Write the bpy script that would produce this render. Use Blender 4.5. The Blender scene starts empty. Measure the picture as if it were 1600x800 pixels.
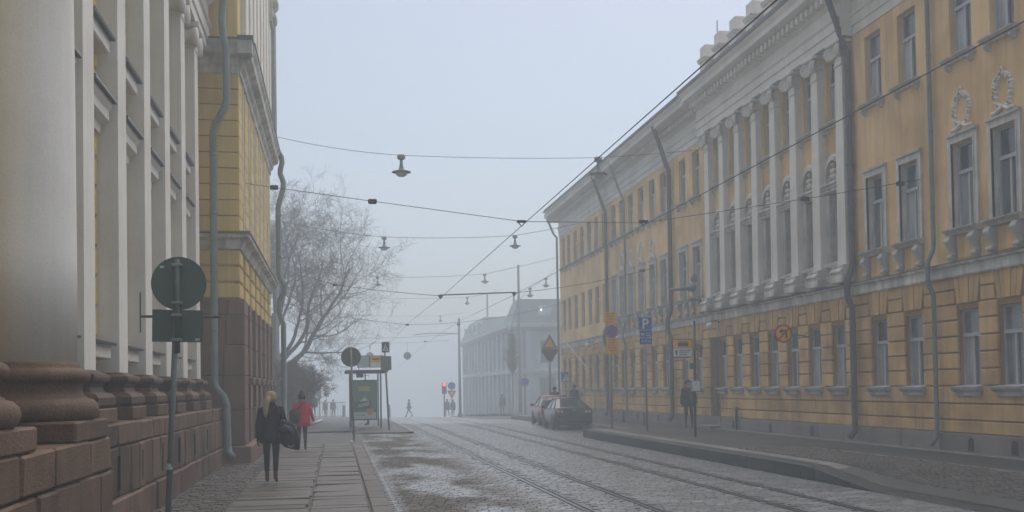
import bpy, bmesh, math, random
from mathutils import Vector, Matrix

# ------------------------------------------------------------------ camera, sky, sun, exposure
sc = bpy.context.scene
col = sc.collection
rad = math.radians
YAW, PITCH, ROLL = rad(9.775), rad(1.7), rad(0.9)
fw = Vector((math.sin(YAW)*math.cos(PITCH), math.cos(YAW)*math.cos(PITCH), math.sin(PITCH)))
rt = Vector((math.cos(YAW), -math.sin(YAW), 0.0))
up = rt.cross(fw)
rt2 = rt*math.cos(ROLL) - up*math.sin(ROLL)
up2 = up*math.cos(ROLL) + rt*math.sin(ROLL)
cam_d = bpy.data.cameras.new('camera')
cam = bpy.data.objects.new('camera', cam_d)
col.objects.link(cam)
M = Matrix((rt2, up2, -fw)).transposed().to_4x4()
M.translation = (0, 0, 1.72)
cam.matrix_world = M
cam_d.sensor_width = 36.0
cam_d.lens = 36.0
cam_d.shift_y = 0.09887
cam_d.clip_start = 0.1
cam_d.clip_end = 3000
sc.camera = cam

SUN_EL, SUN_AZ = 66.0, 30.0          # azimuth from +Y (street direction) towards +X
world = bpy.data.worlds.new('World')
sc.world = world
world.use_nodes = True
wn, wl = world.node_tree.nodes, world.node_tree.links
for n in list(wn): wn.remove(n)
sky = wn.new('ShaderNodeTexSky'); sky.sky_type = 'NISHITA'; sky.sun_disc = False
sky.sun_elevation = rad(SUN_EL); sky.sun_rotation = rad(SUN_AZ)
sky.air_density = 1.0; sky.dust_density = 3.0; sky.ozone_density = 1.0
hs = wn.new('ShaderNodeHueSaturation'); hs.inputs['Saturation'].default_value = 0.7
bgn = wn.new('ShaderNodeBackground'); bgn.inputs['Strength'].default_value = 0.099
wo = wn.new('ShaderNodeOutputWorld')
wl.new(sky.outputs[0], hs.inputs['Color']); wl.new(hs.outputs[0], bgn.inputs[0]); wl.new(bgn.outputs[0], wo.inputs[0])
sun_d = bpy.data.lights.new('sun', 'SUN'); sun_d.energy = 1.5; sun_d.angle = rad(100); sun_d.color = (1.0, 0.97, 0.93)
sun = bpy.data.objects.new('sun', sun_d); col.objects.link(sun)
sdir = Vector((math.sin(rad(SUN_AZ))*math.cos(rad(SUN_EL)), math.cos(rad(SUN_AZ))*math.cos(rad(SUN_EL)), math.sin(rad(SUN_EL))))
sun.rotation_euler = sdir.to_track_quat('Z', 'Y').to_euler()
sc.view_settings.view_transform = 'Standard'
sc.view_settings.look = 'None'
sc.view_settings.exposure = 0.62
sc.view_settings.gamma = 1.0
sc.view_settings.use_curve_mapping = False
sc.render.engine = 'CYCLES'
sc.cycles.use_denoising = True
sc.cycles.volume_bounces = 8
sc.cycles.max_bounces = 8
sc.cycles.diffuse_bounces = 3
sc.cycles.glossy_bounces = 3
HAZE = 0.0074

# ------------------------------------------------------------------ materials
def mat(name, c, rough=0.8, var=0.15, scale=1.5, bump=0.15, rnd=0.0, isl=0.0, spec=0.3, streak=0.0, grain=60, metal=0.0, dirt=None, dirt_amt=0.0, dirt_scale=0.6):
    m = bpy.data.materials.new(name); m.use_nodes = True
    N, L = m.node_tree.nodes, m.node_tree.links
    b = N['Principled BSDF']
    b.inputs['Roughness'].default_value = rough
    b.inputs['Metallic'].default_value = metal
    b.inputs['Specular IOR Level'].default_value = spec
    tc = N.new('ShaderNodeTexCoord')
    def noise(sc_, det=5, mapping=None):
        n = N.new('ShaderNodeTexNoise'); n.inputs['Scale'].default_value = sc_; n.inputs['Detail'].default_value = det
        if mapping:
            mp = N.new('ShaderNodeMapping'); mp.inputs['Scale'].default_value = mapping
            L.new(tc.outputs['Object'], mp.inputs[0]); L.new(mp.outputs[0], n.inputs['Vector'])
        else:
            L.new(tc.outputs['Object'], n.inputs['Vector'])
        return n.outputs['Fac']
    def ramp(src, lo, hi, a=0.3, z=0.7):
        r = N.new('ShaderNodeMapRange'); r.inputs['From Min'].default_value = a; r.inputs['From Max'].default_value = z
        r.inputs['To Min'].default_value = lo; r.inputs['To Max'].default_value = hi
        L.new(src, r.inputs['Value']); return r.outputs[0]
    def mul(x, y):
        n = N.new('ShaderNodeMath'); n.operation = 'MULTIPLY'; L.new(x, n.inputs[0]); L.new(y, n.inputs[1]); return n.outputs[0]
    f = ramp(noise(scale), 1-var, 1+var)
    g = noise(grain, 3)
    f = mul(f, ramp(g, 1-var*0.7, 1+var*0.7))
    if streak:
        f = mul(f, ramp(noise(2.2, 6, (1, 1, 0.12)), 1-streak, 1+streak*0.5)); f = mul(f, ramp(noise(7, 4, (1, 1, 0.06)), 1-streak*.8, 1+streak*.3, .35, .6))
    if rnd:
        oi = N.new('ShaderNodeObjectInfo'); f = mul(f, ramp(oi.outputs['Random'], 1-rnd, 1+rnd, 0, 1))
    if isl:
        gi = N.new('ShaderNodeNewGeometry'); f = mul(f, ramp(gi.outputs['Random Per Island'], 1-isl, 1+isl, 0, 1))
    base = N.new('ShaderNodeRGB'); base.outputs[0].default_value = (*c, 1)
    src = base.outputs[0]
    if dirt:
        mx = N.new('ShaderNodeMix'); mx.data_type = 'RGBA'
        L.new(ramp(noise(dirt_scale, 7), 0, dirt_amt, 0.42, 0.66), mx.inputs['Factor'])
        L.new(src, mx.inputs['A']); mx.inputs['B'].default_value = (*dirt, 1)
        src = mx.outputs['Result']
    vm = N.new('ShaderNodeVectorMath'); vm.operation = 'SCALE'
    L.new(src, vm.inputs[0]); L.new(f, vm.inputs['Scale'])
    L.new(vm.outputs[0], b.inputs['Base Color'])
    if bump:
        bp = N.new('ShaderNodeBump'); bp.inputs['Strength'].default_value = bump; bp.inputs['Distance'].default_value = 0.02
        L.new(g, bp.inputs['Height']); L.new(bp.outputs[0], b.inputs['Normal'])
    return m

MT = {}
MT['white'] = mat('white_plaster', (.76, .72, .65), .85, .08, .7, .08, streak=.05, dirt=(.58, .52, .44), dirt_amt=.5)
MT['stucco'] = mat('aged_stucco', (.66, .63, .57), .85, .14, 1.2, .15, streak=.22, dirt=(.30, .28, .25), dirt_amt=.6, dirt_scale=1.5)
MT['ochre'] = mat('ochre_plaster', (.80, .545, .265), .85, .13, .45, .12, streak=.12, dirt=(.58, .36, .16), dirt_amt=.85, dirt_scale=.7)
MT['ochre_block'] = mat('ochre_rustication', (.66, .42, .17), .85, .14, .8, .15, streak=.13, rnd=.13, dirt=(.36, .195, .075), dirt_amt=.7, dirt_scale=1.1)
MT['ochre_deep'] = mat('ochre_joint', (.40, .22, .085), .9, .12, .8, .1)
MT['yellow'] = mat('yellow_plaster', (.74, .54, .20), .85, .10, .6, .1, streak=.12, rnd=.05, dirt=(.40, .30, .12), dirt_amt=.5)
MT['granite'] = mat('brown_granite', (.13, .075, .045), .7, .28, 1.5, .6, rnd=.32, grain=45, streak=.12, dirt=(.07, .047, .035), dirt_amt=.5, dirt_scale=1.3)
MT['granite_red'] = mat('red_granite', (.19, .105, .075), .65, .18, 1.5, .35, rnd=.12, grain=70, streak=.1)
MT['granite_grey'] = mat('grey_granite', (.20, .175, .165), .65, .18, 1.2, .3, rnd=.12, grain=70)
MT['slab'] = mat('paving_slab', (.082, .068, .054), .55, .2, 1.6, .3, rnd=.24, grain=55, spec=.4, dirt=(.10, .09, .08), dirt_amt=.7, dirt_scale=1.6)
MT['cobble'] = mat('cobble', (.09, .075, .062), .55, .22, 3, .4, isl=.28, spec=.45, grain=40)
MT['kerb_dark'] = mat('dark_kerb', (.022, .021, .02), .6, .2, 2, .3, rnd=.12)
MT['kerb_pink'] = mat('pink_kerb', (.098, .080, .068), .6, .2, 2, .3, rnd=.15, grain=60)
MT['kerb_light'] = mat('kerb_edging', (.17, .155, .145), .6, .2, 2, .3, rnd=.12)
MT['asphalt'] = mat('asphalt', (.033, .03, .028), .6, .22, .5, .3, grain=90, spec=.4, dirt=(.06, .056, .052), dirt_amt=.6, dirt_scale=.35)
MT['ground'] = mat('ground', (.085, .083, .08), .7, .15, .3, .2)
MT['soil'] = mat('soil', (.07, .055, .04), .9, .3, 2, .3)
MT['steel'] = mat('rail_steel', (.10, .10, .11), .3, .1, 3, .05, metal=.8)
MT['groove'] = mat('rail_groove', (.012, .012, .012), .9, .1, 3, 0)
MT['pipe'] = mat('painted_pipe', (.20, .235, .235), .5, .12, 2, .05, streak=.1)
MT['pipe_dark'] = mat('dark_pipe', (.115, .11, .105), .55, .14, 2, .05, streak=.12)
MT['zinc'] = mat('zinc_flashing', (.13, .135, .14), .5, .12, 2, .05)
MT['roof'] = mat('sheet_metal_roof', (.22, .24, .25), .55, .12, 1, .05)
MT['wood_white'] = mat('window_paint', (.42, .44, .44), .6, .1, 2, .05)
MT['wood_dark'] = mat('window_paint_brown', (.16, .10, .065), .7, .2, 2, .1)
MT['frosty'] = mat('salt_weathered', (.42, .42, .40), .85, .25, 2, .2, isl=.1)
MT['metal_dark'] = mat('dark_metal', (.045, .05, .05), .5, .1, 3, 0)
MT['metal_grey'] = mat('grey_metal', (.20, .21, .21), .45, .1, 3, 0)
MT['sign_back'] = mat('sign_back', (.075, .105, .088), .6, .05, 3, 0)
MT['sign_back2'] = mat('sign_back_grey', (.13, .15, .145), .6, .05, 3, 0)
MT['sign_yellow'] = mat('sign_yellow', (.85, .44, .02), .5, .04, 3, 0)
MT['sign_red'] = mat('sign_red', (.50, .03, .03), .5, .04, 3, 0)
MT['sign_rust'] = mat('faded_red', (.24, .09, .05), .6, .1, 3, 0); MT['sign_brown'] = mat('brown_back', (.13, .07, .055), .6, .1, 3, 0)
MT['sign_blue'] = mat('sign_blue', (.04, .11, .42), .5, .04, 3, 0)
MT['sign_white'] = mat('sign_white', (.72, .72, .72), .5, .04, 3, 0)
MT['sign_black'] = mat('sign_black', (.02, .02, .02), .5, .04, 3, 0)
MT['wire'] = mat('wire', (.03, .03, .032), .6, 0, 3, 0)
MT['lamp_metal'] = mat('lamp_metal', (.17, .18, .18), .5, .05, 3, 0)
MT['lamp_glass'] = mat('lamp_glass', (.42, .43, .42), .3, .05, 3, 0)
MT['bark'] = mat('bark', (.12, .11, .105), .9, .3, 6, .4)
MT['twig'] = mat('twig', (.14, .13, .125), .9, .2, 6, 0)
MT['shrub'] = mat('shrub_twig', (.07, .047, .037), .9, .3, 6, 0, isl=.4)
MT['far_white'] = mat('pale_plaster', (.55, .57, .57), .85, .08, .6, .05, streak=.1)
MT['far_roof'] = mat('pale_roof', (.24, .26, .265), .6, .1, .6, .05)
MT['globe'] = mat('globe_glass', (.75, .75, .72), .25, .02, 3, 0)
MT['poster_green'] = mat('poster_green', (.10, .20, .13), .35, .06, 2, 0)
MT['poster_dark'] = mat('poster_dark_green', (.03, .12, .07), .35, .06, 2, 0)
MT['poster_pale'] = mat('poster_pale', (.42, .50, .47), .35, .06, 2, 0)
MT['poster_yellow'] = mat('poster_yellow', (.55, .48, .06), .35, .06, 2, 0)
MT['poster_orange'] = mat('poster_orange', (.55, .20, .10), .35, .06, 2, 0)

def glass_mat(name, c, rough, spec=.6):
    m = mat(name, c, rough, .3, 1.0, 0, rnd=.6, spec=spec, streak=.2)
    return m
MT['pane'] = glass_mat('window_pane', (.11, .125, .14), .12, .8)
MT['pane_light'] = glass_mat('curtained_pane', (.30, .315, .32), .18, .7)
MT['car_glass'] = glass_mat('car_glass', (.03, .04, .045), .05, .9)
def clear_glass():
    m = bpy.data.materials.new('clear_pane'); m.use_nodes = True
    N, L = m.node_tree.nodes, m.node_tree.links
    t = N.new('ShaderNodeBsdfTransparent'); t.inputs[0].default_value = (.86, .9, .9, 1)
    g = N.new('ShaderNodeBsdfGlossy'); g.inputs['Roughness'].default_value = .05
    x = N.new('ShaderNodeMixShader'); x.inputs[0].default_value = .12
    L.new(t.outputs[0], x.inputs[1]); L.new(g.outputs[0], x.inputs[2]); L.new(x.outputs[0], N['Material Output'].inputs[0])
    return m
MT['clear'] = clear_glass()
def emis(name, c, s):
    m = bpy.data.materials.new(name); m.use_nodes = True
    b = m.node_tree.nodes['Principled BSDF']
    b.inputs['Base Color'].default_value = (*c, 1); b.inputs['Emission Color'].default_value = (*c, 1); b.inputs['Emission Strength'].default_value = s
    return m
MT['red_light'] = emis('red_signal_light', (1, .04, .02), 6)
MT['bulb'] = emis('lit_bulb', (1, .95, .85), 3)

def road_material():
    m = bpy.data.materials.new('wet_setts'); m.use_nodes = True
    N, L = m.node_tree.nodes, m.node_tree.links
    b = N['Principled BSDF']
    tc = N.new('ShaderNodeTexCoord')
    def noise(s, mp, det=6):
        mpn = N.new('ShaderNodeMapping'); mpn.inputs['Scale'].default_value = mp
        n = N.new('ShaderNodeTexNoise'); n.inputs['Scale'].default_value = s; n.inputs['Detail'].default_value = det
        L.new(tc.outputs['Object'], mpn.inputs[0]); L.new(mpn.outputs[0], n.inputs['Vector']); return n.outputs['Fac']
    def rng(src, a, z, lo=0, hi=1):
        r = N.new('ShaderNodeMapRange'); r.inputs['From Min'].default_value = a; r.inputs['From Max'].default_value = z
        r.inputs['To Min'].default_value = lo; r.inputs['To Max'].default_value = hi; L.new(src, r.inputs['Value']); return r.outputs[0]
    def mix(fac, a, bcol):
        x = N.new('ShaderNodeMix'); x.data_type = 'RGBA'; L.new(fac, x.inputs['Factor'])
        if isinstance(a, tuple): x.inputs['A'].default_value = (*a, 1)
        else: L.new(a, x.inputs['A'])
        if isinstance(bcol, tuple): x.inputs['B'].default_value = (*bcol, 1)
        else: L.new(bcol, x.inputs['B'])
        return x.outputs['Result']
    def op(o, a, c):
        n = N.new('ShaderNodeMath'); n.operation = o
        for i, v in enumerate((a, c)):
            if isinstance(v, (int, float)): n.inputs[i].default_value = v
            else: L.new(v, n.inputs[i])
        return n.outputs[0]
    sx = N.new('ShaderNodeSeparateXYZ'); L.new(tc.outputs['Object'], sx.inputs[0])
    # dry sandy streaks lie in the parking lane by the left kerb, thin frost and painted wet reflections everywhere on the track bed
    lane = op('MULTIPLY', rng(sx.outputs['X'], .8, 1.1), rng(sx.outputs['X'], 3.5, 2.5))
    sand = op('MULTIPLY', rng(noise(.75, (1.0, .45, 1)), .40, .52), lane)
    frost_sheen = rng(noise(1.6, (.9, 2.2, 1), 8), .45, .68)
    track = rng(sx.outputs['X'], 1.6, 3.4)
    frost_sheen = op('MULTIPLY', frost_sheen, op('ADD', rng(track, 0, 1, .7, .55), 0.0))
    c = mix(rng(noise(6, (1, 1, 1)), .3, .7), (.11, .112, .115), (.17, .175, .18))
    c = mix(sand, c, (.060, .047, .035))
    c = mix(op('MULTIPLY', frost_sheen, op('SUBTRACT', 1.0, op('MULTIPLY', sand, .7))), c, (.30, .315, .325))
    gi = N.new('ShaderNodeNewGeometry')
    f = rng(gi.outputs['Random Per Island'], 0, 1, .72, 1.25)
    vm = N.new('ShaderNodeVectorMath'); vm.operation = 'SCALE'; L.new(c, vm.inputs[0]); L.new(f, vm.inputs['Scale'])
    L.new(vm.outputs[0], b.inputs['Base Color'])
    L.new(op('ADD', rng(sand, 0, 1, .30, .8), rng(frost_sheen, 0, 1, 0, .12)), b.inputs['Roughness'])
    b.inputs['Specular IOR Level'].default_value = .5
    g = noise(40, (1, 1, 1), 3)
    bp = N.new('ShaderNodeBump'); bp.inputs['Strength'].default_value = .3; bp.inputs['Distance'].default_value = .015
    L.new(g, bp.inputs['Height']); L.new(bp.outputs[0], b.inputs['Normal'])
    return m
MT['road'] = road_material()

def sett_sheet_material():
    # the same wet road farther away, where single setts are under a pixel deep
    m = MT['road'].copy(); m.name = 'wet_setts_far'
    N, L = m.node_tree.nodes, m.node_tree.links
    b = N['Principled BSDF']
    bk = N.new('ShaderNodeTexBrick'); bk.inputs['Scale'].default_value = 1.0
    bk.inputs['Brick Width'].default_value = .2; bk.inputs['Row Height'].default_value = .13; bk.inputs['Mortar Size'].default_value = .015
    bk.inputs['Color1'].default_value = (1, 1, 1, 1); bk.inputs['Color2'].default_value = (.78, .78, .78, 1); bk.inputs['Mortar'].default_value = (.4, .4, .4, 1)
    tc = [n for n in N if n.type == 'TEX_COORD'][0]
    L.new(tc.outputs['Object'], bk.inputs['Vector'])
    src = b.inputs['Base Color'].links[0].from_socket
    mx = N.new('ShaderNodeMix'); mx.data_type = 'RGBA'; mx.blend_type = 'MULTIPLY'; mx.inputs['Factor'].default_value = 1
    L.new(src, mx.inputs['A']); L.new(bk.outputs['Color'], mx.inputs['B']); L.new(mx.outputs['Result'], b.inputs['Base Color'])
    return m
MT['road_far'] = sett_sheet_material()

# ------------------------------------------------------------------ mesh helpers
WPOS = {}
def wpos(o): return WPOS.get(o.name, Vector((0, 0, 0))) if o else Vector((0, 0, 0))

class MB:
    def __init__(s, f=None): s.v = []; s.f = []; s.m = f
    def pt(s, p): return s.m(*p) if s.m else p
    def add(s, vs, fs):
        k = len(s.v); s.v += [tuple(s.pt(p)) for p in vs]; s.f += [tuple(i+k for i in q) for q in fs]; return s
    def box(s, a0, a1, b0, b1, c0, c1):
        return s.add([(a, b, c) for c in (c0, c1) for b in (b0, b1) for a in (a0, a1)],
                     [(0, 2, 3, 1), (4, 5, 7, 6), (0, 1, 5, 4), (2, 6, 7, 3), (0, 4, 6, 2), (1, 3, 7, 5)])
    def cbox(s, a0, a1, b0, b1, c0, c1, r=.02, j=0.0, rng=random):
        """box with chamfered edges; j jitters the corners"""
        A, B, C = (a0, a1), (b0, b1), (c0, c1)
        r = min(r, (a1-a0)*.45, (b1-b0)*.45, (c1-c0)*.45)
        vs, idx = [], {}
        for i in (0, 1):
            for jj in (0, 1):
                for k in (0, 1):
                    p = (A[i], B[jj], C[k]); sg = (1-2*i, 1-2*jj, 1-2*k)
                    jt = [rng.uniform(-j, j) for _ in range(3)] if j else (0, 0, 0)
                    for ax in range(3):
                        q = [p[t] + (sg[t]*r if t != ax else 0) + jt[t] for t in range(3)]
                        idx[(i, jj, k, ax)] = len(vs); vs.append(tuple(q))
        fs = []
        g = lambda i, jj, k, ax: idx[(i, jj, k, ax)]
        for e in (0, 1):
            fs.append((g(e, 0, 0, 0), g(e, 1, 0, 0), g(e, 1, 1, 0), g(e, 0, 1, 0)))
            fs.append((g(0, e, 0, 1), g(1, e, 0, 1), g(1, e, 1, 1), g(0, e, 1, 1)))
            fs.append((g(0, 0, e, 2), g(1, 0, e, 2), g(1, 1, e, 2), g(0, 1, e, 2)))
        for a in (0, 1):
            for b in (0, 1):
                fs.append((g(a, b, 0, 0), g(a, b, 0, 1), g(a, b, 1, 1), g(a, b, 1, 0)))
                fs.append((g(a, 0, b, 0), g(a, 0, b, 2), g(a, 1, b, 2), g(a, 1, b, 0)))
                fs.append((g(0, a, b, 1), g(0, a, b, 2), g(1, a, b, 2), g(1, a, b, 1)))
                for c in (0, 1): fs.append((g(a, b, c, 0), g(a, b, c, 1), g(a, b, c, 2)))
        return s.add(vs, fs)
    def extrude(s, prof, u0, u1, order=lambda u, d, z: (u, d, z)):
        """closed profile [(d,z)] swept from u0 to u1"""
        n = len(prof)
        vs = [order(u, d, z) for u in (u0, u1) for d, z in prof]
        fs = [(i, (i+1) % n, n+(i+1) % n, n+i) for i in range(n)] + [tuple(range(n)), tuple(range(2*n-1, n-1, -1))]
        return s.add(vs, fs)
    def tube(s, pts, r, n=8, cap=True):
        pts = [Vector(p) for p in pts]
        rs = r if isinstance(r, (list, tuple)) else [r]*len(pts)
        vs = []; prev = None
        for i, p in enumerate(pts):
            t = (pts[min(i+1, len(pts)-1)] - pts[max(i-1, 0)])
            if t.length < 1e-9: t = Vector((0, 0, 1))
            t.normalize()
            if prev is None: a = t.orthogonal().normalized()
            else:
                a = prev - t*prev.dot(t)
                a = a.normalized() if a.length > 1e-6 else t.orthogonal().normalized()
            prev = a; b = t.cross(a)
            for k in range(n):
                w = 2*math.pi*k/n; vs.append(tuple(p + (a*math.cos(w)+b*math.sin(w))*rs[i]))
        m = len(pts)
        fs = [(i*n+k, i*n+(k+1) % n, (i+1)*n+(k+1) % n, (i+1)*n+k) for i in range(m-1) for k in range(n)]
        if cap: fs += [tuple(range(n-1, -1, -1)), tuple(range((m-1)*n, m*n))]
        return s.add(vs, fs)
    def lathe(s, prof, c=(0, 0, 0), n=16, axis='z', a0=0, a1=2*math.pi):
        full = abs(a1-a0-2*math.pi) < 1e-6; k = n if full else n+1
        vs = []
        for r, h in prof:
            for i in range(k):
                w = a0+(a1-a0)*i/n; x, y = r*math.cos(w), r*math.sin(w)
                p = {'z': (x, y, h), 'y': (x, h, y), 'x': (h, x, y)}[axis]
                vs.append((p[0]+c[0], p[1]+c[1], p[2]+c[2]))
        fs = []
        for j in range(len(prof)-1):
            for i in range(n if full else n):
                i2 = (i+1) % k if full else i+1
                fs.append((j*k+i, j*k+i2, (j+1)*k+i2, (j+1)*k+i))
        if full:
            if prof[0][0] > 1e-6: fs.append(tuple(range(k-1, -1, -1)))
            if prof[-1][0] > 1e-6: fs.append(tuple(range((len(prof)-1)*k, len(prof)*k)))
        return s.add(vs, fs)
    def poly(s, pts, t0, t1, order):
        """flat outline [(a,b)] given thickness from t0 to t1"""
        n = len(pts)
        vs = [order(a, b, t) for t in (t0, t1) for a, b in pts]
        return s.add(vs, [tuple(range(n)), tuple(range(2*n-1, n-1, -1))] + [(i, (i+1) % n, n+(i+1) % n, n+i) for i in range(n)])
    def loft(s, rings, cap=True):
        """rings of equal length lists of points"""
        n = len(rings[0]); vs = [p for r in rings for p in r]
        fs = [(i*n+k, i*n+(k+1) % n, (i+1)*n+(k+1) % n, (i+1)*n+k) for i in range(len(rings)-1) for k in range(n)]
        if cap: fs += [tuple(range(n-1, -1, -1)), tuple(range((len(rings)-1)*n, len(rings)*n))]
        return s.add(vs, fs)
    def mesh(s, name, recalc=True):
        me = bpy.data.meshes.new(name); me.from_pydata(s.v, [], s.f)
        if recalc and len(s.f) < 60000:
            bm = bmesh.new(); bm.from_mesh(me); bmesh.ops.recalc_face_normals(bm, faces=bm.faces); bm.to_mesh(me); bm.free()
        return me
    def build(s, name, m, parent=None, smooth=False, local=False, recalc=True):
        """world-coordinate mesh hung under its parent (local=True: mesh is already in the parent's frame)"""
        return put(name, s.mesh(name, recalc), m, parent, None if not local else (0, 0, 0), smooth)

def put(name, me, m, parent=None, loc=None, smooth=False, rz=0.0):
    if m is not None and not me.materials: me.materials.append(MT[m] if isinstance(m, str) else m)
    if smooth: me.shade_smooth()
    o = bpy.data.objects.new(name, me); col.objects.link(o)
    if parent is not None: o.parent = parent
    if loc is None: o.location = -wpos(parent)
    else: o.location = loc
    o.rotation_euler.z = rz
    WPOS[o.name] = wpos(parent) + Vector(o.location)
    return o

def tag(o, label=None, cat=None, group=None, kind=None):
    if label: o['label'] = label
    if cat: o['category'] = cat
    if group: o['group'] = group
    if kind: o['kind'] = kind
    return o

def thing(name, label, cat, loc=(0, 0, 0), rz=0.0, group=None):
    o = bpy.data.objects.new(name, None); col.objects.link(o)
    o.location = loc; o.rotation_euler.z = rz; o.empty_display_size = .2
    WPOS[o.name] = Vector(loc)
    return tag(o, label, cat, group)

def smoothstep(a, b, x):
    t = max(0, min(1, (x-a)/(b-a))); return t*t*(3-2*t)

def fall(y):
    if y < 45: return 0.0
    if y < 126: return -.00028*(y-45)**2
    return -.00028*81**2 - .0454*(y-126)
def road_z(x, y): return -.07 - .13*max(0, min(1, (x-.8)/8.4)) + fall(y)
def pav_z(x, y):
    r = smoothstep(16.0, 19.4, y)
    k = max(0, min(1, (x-9.2)/1.6))
    near = -.178 + .258*k
    return near + (.10-near)*r + fall(y)

def sheet(xs, ys, zf):
    mb = MB(); n = len(xs)
    mb.add([(x, y, zf(x, y)) for y in ys for x in xs],
           [(j*n+i, j*n+i+1, (j+1)*n+i+1, (j+1)*n+i) for j in range(len(ys)-1) for i in range(n-1)])
    return mb
def frange(a, b, n): return [a+(b-a)*i/n for i in range(n+1)]

# ------------------------------------------------------------------ ground, road, pavements
tag(sheet(frange(-290, 290, 20), [-50, -20, 0, 20, 45]+frange(52, 126, 12)+frange(150, 420, 12),
          lambda x, y: -.42+fall(y)).build('ground', 'ground', smooth=True), kind='structure')
road = sheet(frange(.55, 11.4, 8), [-20, 0, 10, 20, 30, 40, 45, 50, 56.5, 57.5]+frange(62, 128, 12)+[160, 220],
             lambda x, y: road_z(x, y)-.014 if y < 57 else road_z(x, y)-.004).build('road', 'road_far', smooth=True)
tag(road, kind='structure')
rs = random.Random(3)
mb = MB()
y = 11.0
row = 0
RAILS = (3.65, 4.68, 6.72, 7.72)
while y < 56:
    d = rs.uniform(.115, .15)
    x = .86 - (.1 if row % 2 else 0)
    while x < 9.2:
        w = rs.uniform(.16, .23)
        x1 = min(x+w, 9.22)
        if x1 - x > .05 and not any(x < r+.075 and x1 > r-.06 for r in RAILS):
            z = road_z(x, y) + rs.uniform(-.003, .003)
            t = rs.uniform(-.002, .002); e = .007
            a0, a1, b0, b1 = x+.004, x1-.004, y+.004, y+d-.004
            mb.add([(a0, b0, z-.016), (a1, b0, z-.016), (a1, b1, z-.016), (a0, b1, z-.016),
                    (a0+e, b0+e, z+t), (a1-e, b0+e, z-t), (a1-e, b1-e, z), (a0+e, b1-e, z+t)],
                   [(4, 5, 6, 7), (0, 1, 5, 4), (1, 2, 6, 5), (2, 3, 7, 6), (3, 0, 4, 7)])
        x = x1
    y += d; row += 1
tag(mb.build('setts', 'road', road, recalc=False), kind='stuff')

# left pavement: bed, slabs, kerb stones, cobble strip by the wall
side = sheet([-2.75, .8], [4, 15, 25, 34.2], lambda x, y: -.03).build('sidewalk', 'asphalt')
tag(side, kind='structure')
rs = random.Random(11)
for (xa, xb) in ((-1.62, -.42), (-.40, .47)):
    y = 11.2
    while y < 33.8:
        d = rs.choice((.35, .45, .55, .7, .4)); y1 = min(y+d, 34.0)
        j = rs.uniform(-.035, .035) if xa < -1 else 0
        MB().cbox(xa+.008+rs.uniform(0, .012), xb-.012+(j if xb < 0 else 0), y+.008, y1-.012, -.06, rs.uniform(-.012, .010), .014, .009, rs).build('paving_slab', 'slab', side)
        y = y1
y = 11.0
while y < 33.6:
    y1 = min(y+rs.uniform(.95, 1.3), 34.0)
    MB().cbox(.49, .79, y+.004, y1-.006, -.22, rs.uniform(.0, .01), .02, .005, rs).build('kerb_stone', 'kerb_pink', side)
    y = y1
mb = MB(); y = 11.4
while y < 26:
    d = rs.uniform(.13, .18); x = -2.72+rs.uniform(0, .08)
    while x < -1.66:
        w = rs.uniform(.15, .26); x1 = min(x+w, -1.63)
        if x1-x > .06:
            z = rs.uniform(-.014, .008); e = .02
            mb.add([(x, y, -.04), (x1-.01, y, -.04), (x1-.01, y+d-.012, -.04), (x, y+d-.012, -.04),
                    (x+e, y+e, z), (x1-.01-e, y+e, z), (x1-.01-e, y+d-.012-e, z), (x+e, y+d-.012-e, z)],
                   [(4, 5, 6, 7), (0, 1, 5, 4), (1, 2, 6, 5), (2, 3, 7, 6), (3, 0, 4, 7)])
        x = x1
    y += d
tag(mb.build('cobbles', 'cobble', side, recalc=False), kind='stuff')
# side street crossing and the far pavement beyond it
tag(sheet(frange(-60, .9, 6), frange(34.0, 44, 4), lambda x, y: -.062+fall(y)).build('side_street', 'asphalt'), kind='structure')
far_pav = sheet(frange(-8, .9, 4), frange(44, 130, 14), lambda x, y: .0+fall(y)).build('far_pavement', 'asphalt')
tag(far_pav, kind='structure')
isl = sheet([.95, 2.0, 3.0], [42.6, 48, 54, 60, 66], lambda x, y: -.035+fall(y)).build('tram_stop_island', 'asphalt')
tag(isl, kind='structure')
rs = random.Random(5)
for (xa, ya, xb, yb) in [(.8, 42.4, .95, 66), (3.0, 42.4, 3.15, 66)]:
    y = ya
    while y < yb-.2:
        y1 = min(y+1.2, yb); MB().cbox(xa, xb, y+.005, y1-.005, -.25+fall(y), -.02+fall(y), .02, .004, rs).build('kerb_stone', 'slab', isl); y = y1
x = .96
while x < 2.9:
    MB().cbox(x, min(x+.99, 2.99), 42.4, 42.6, -.25, -.02, .02, .004, rs).build('kerb_stone', 'slab', isl); x += 1.0

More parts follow.
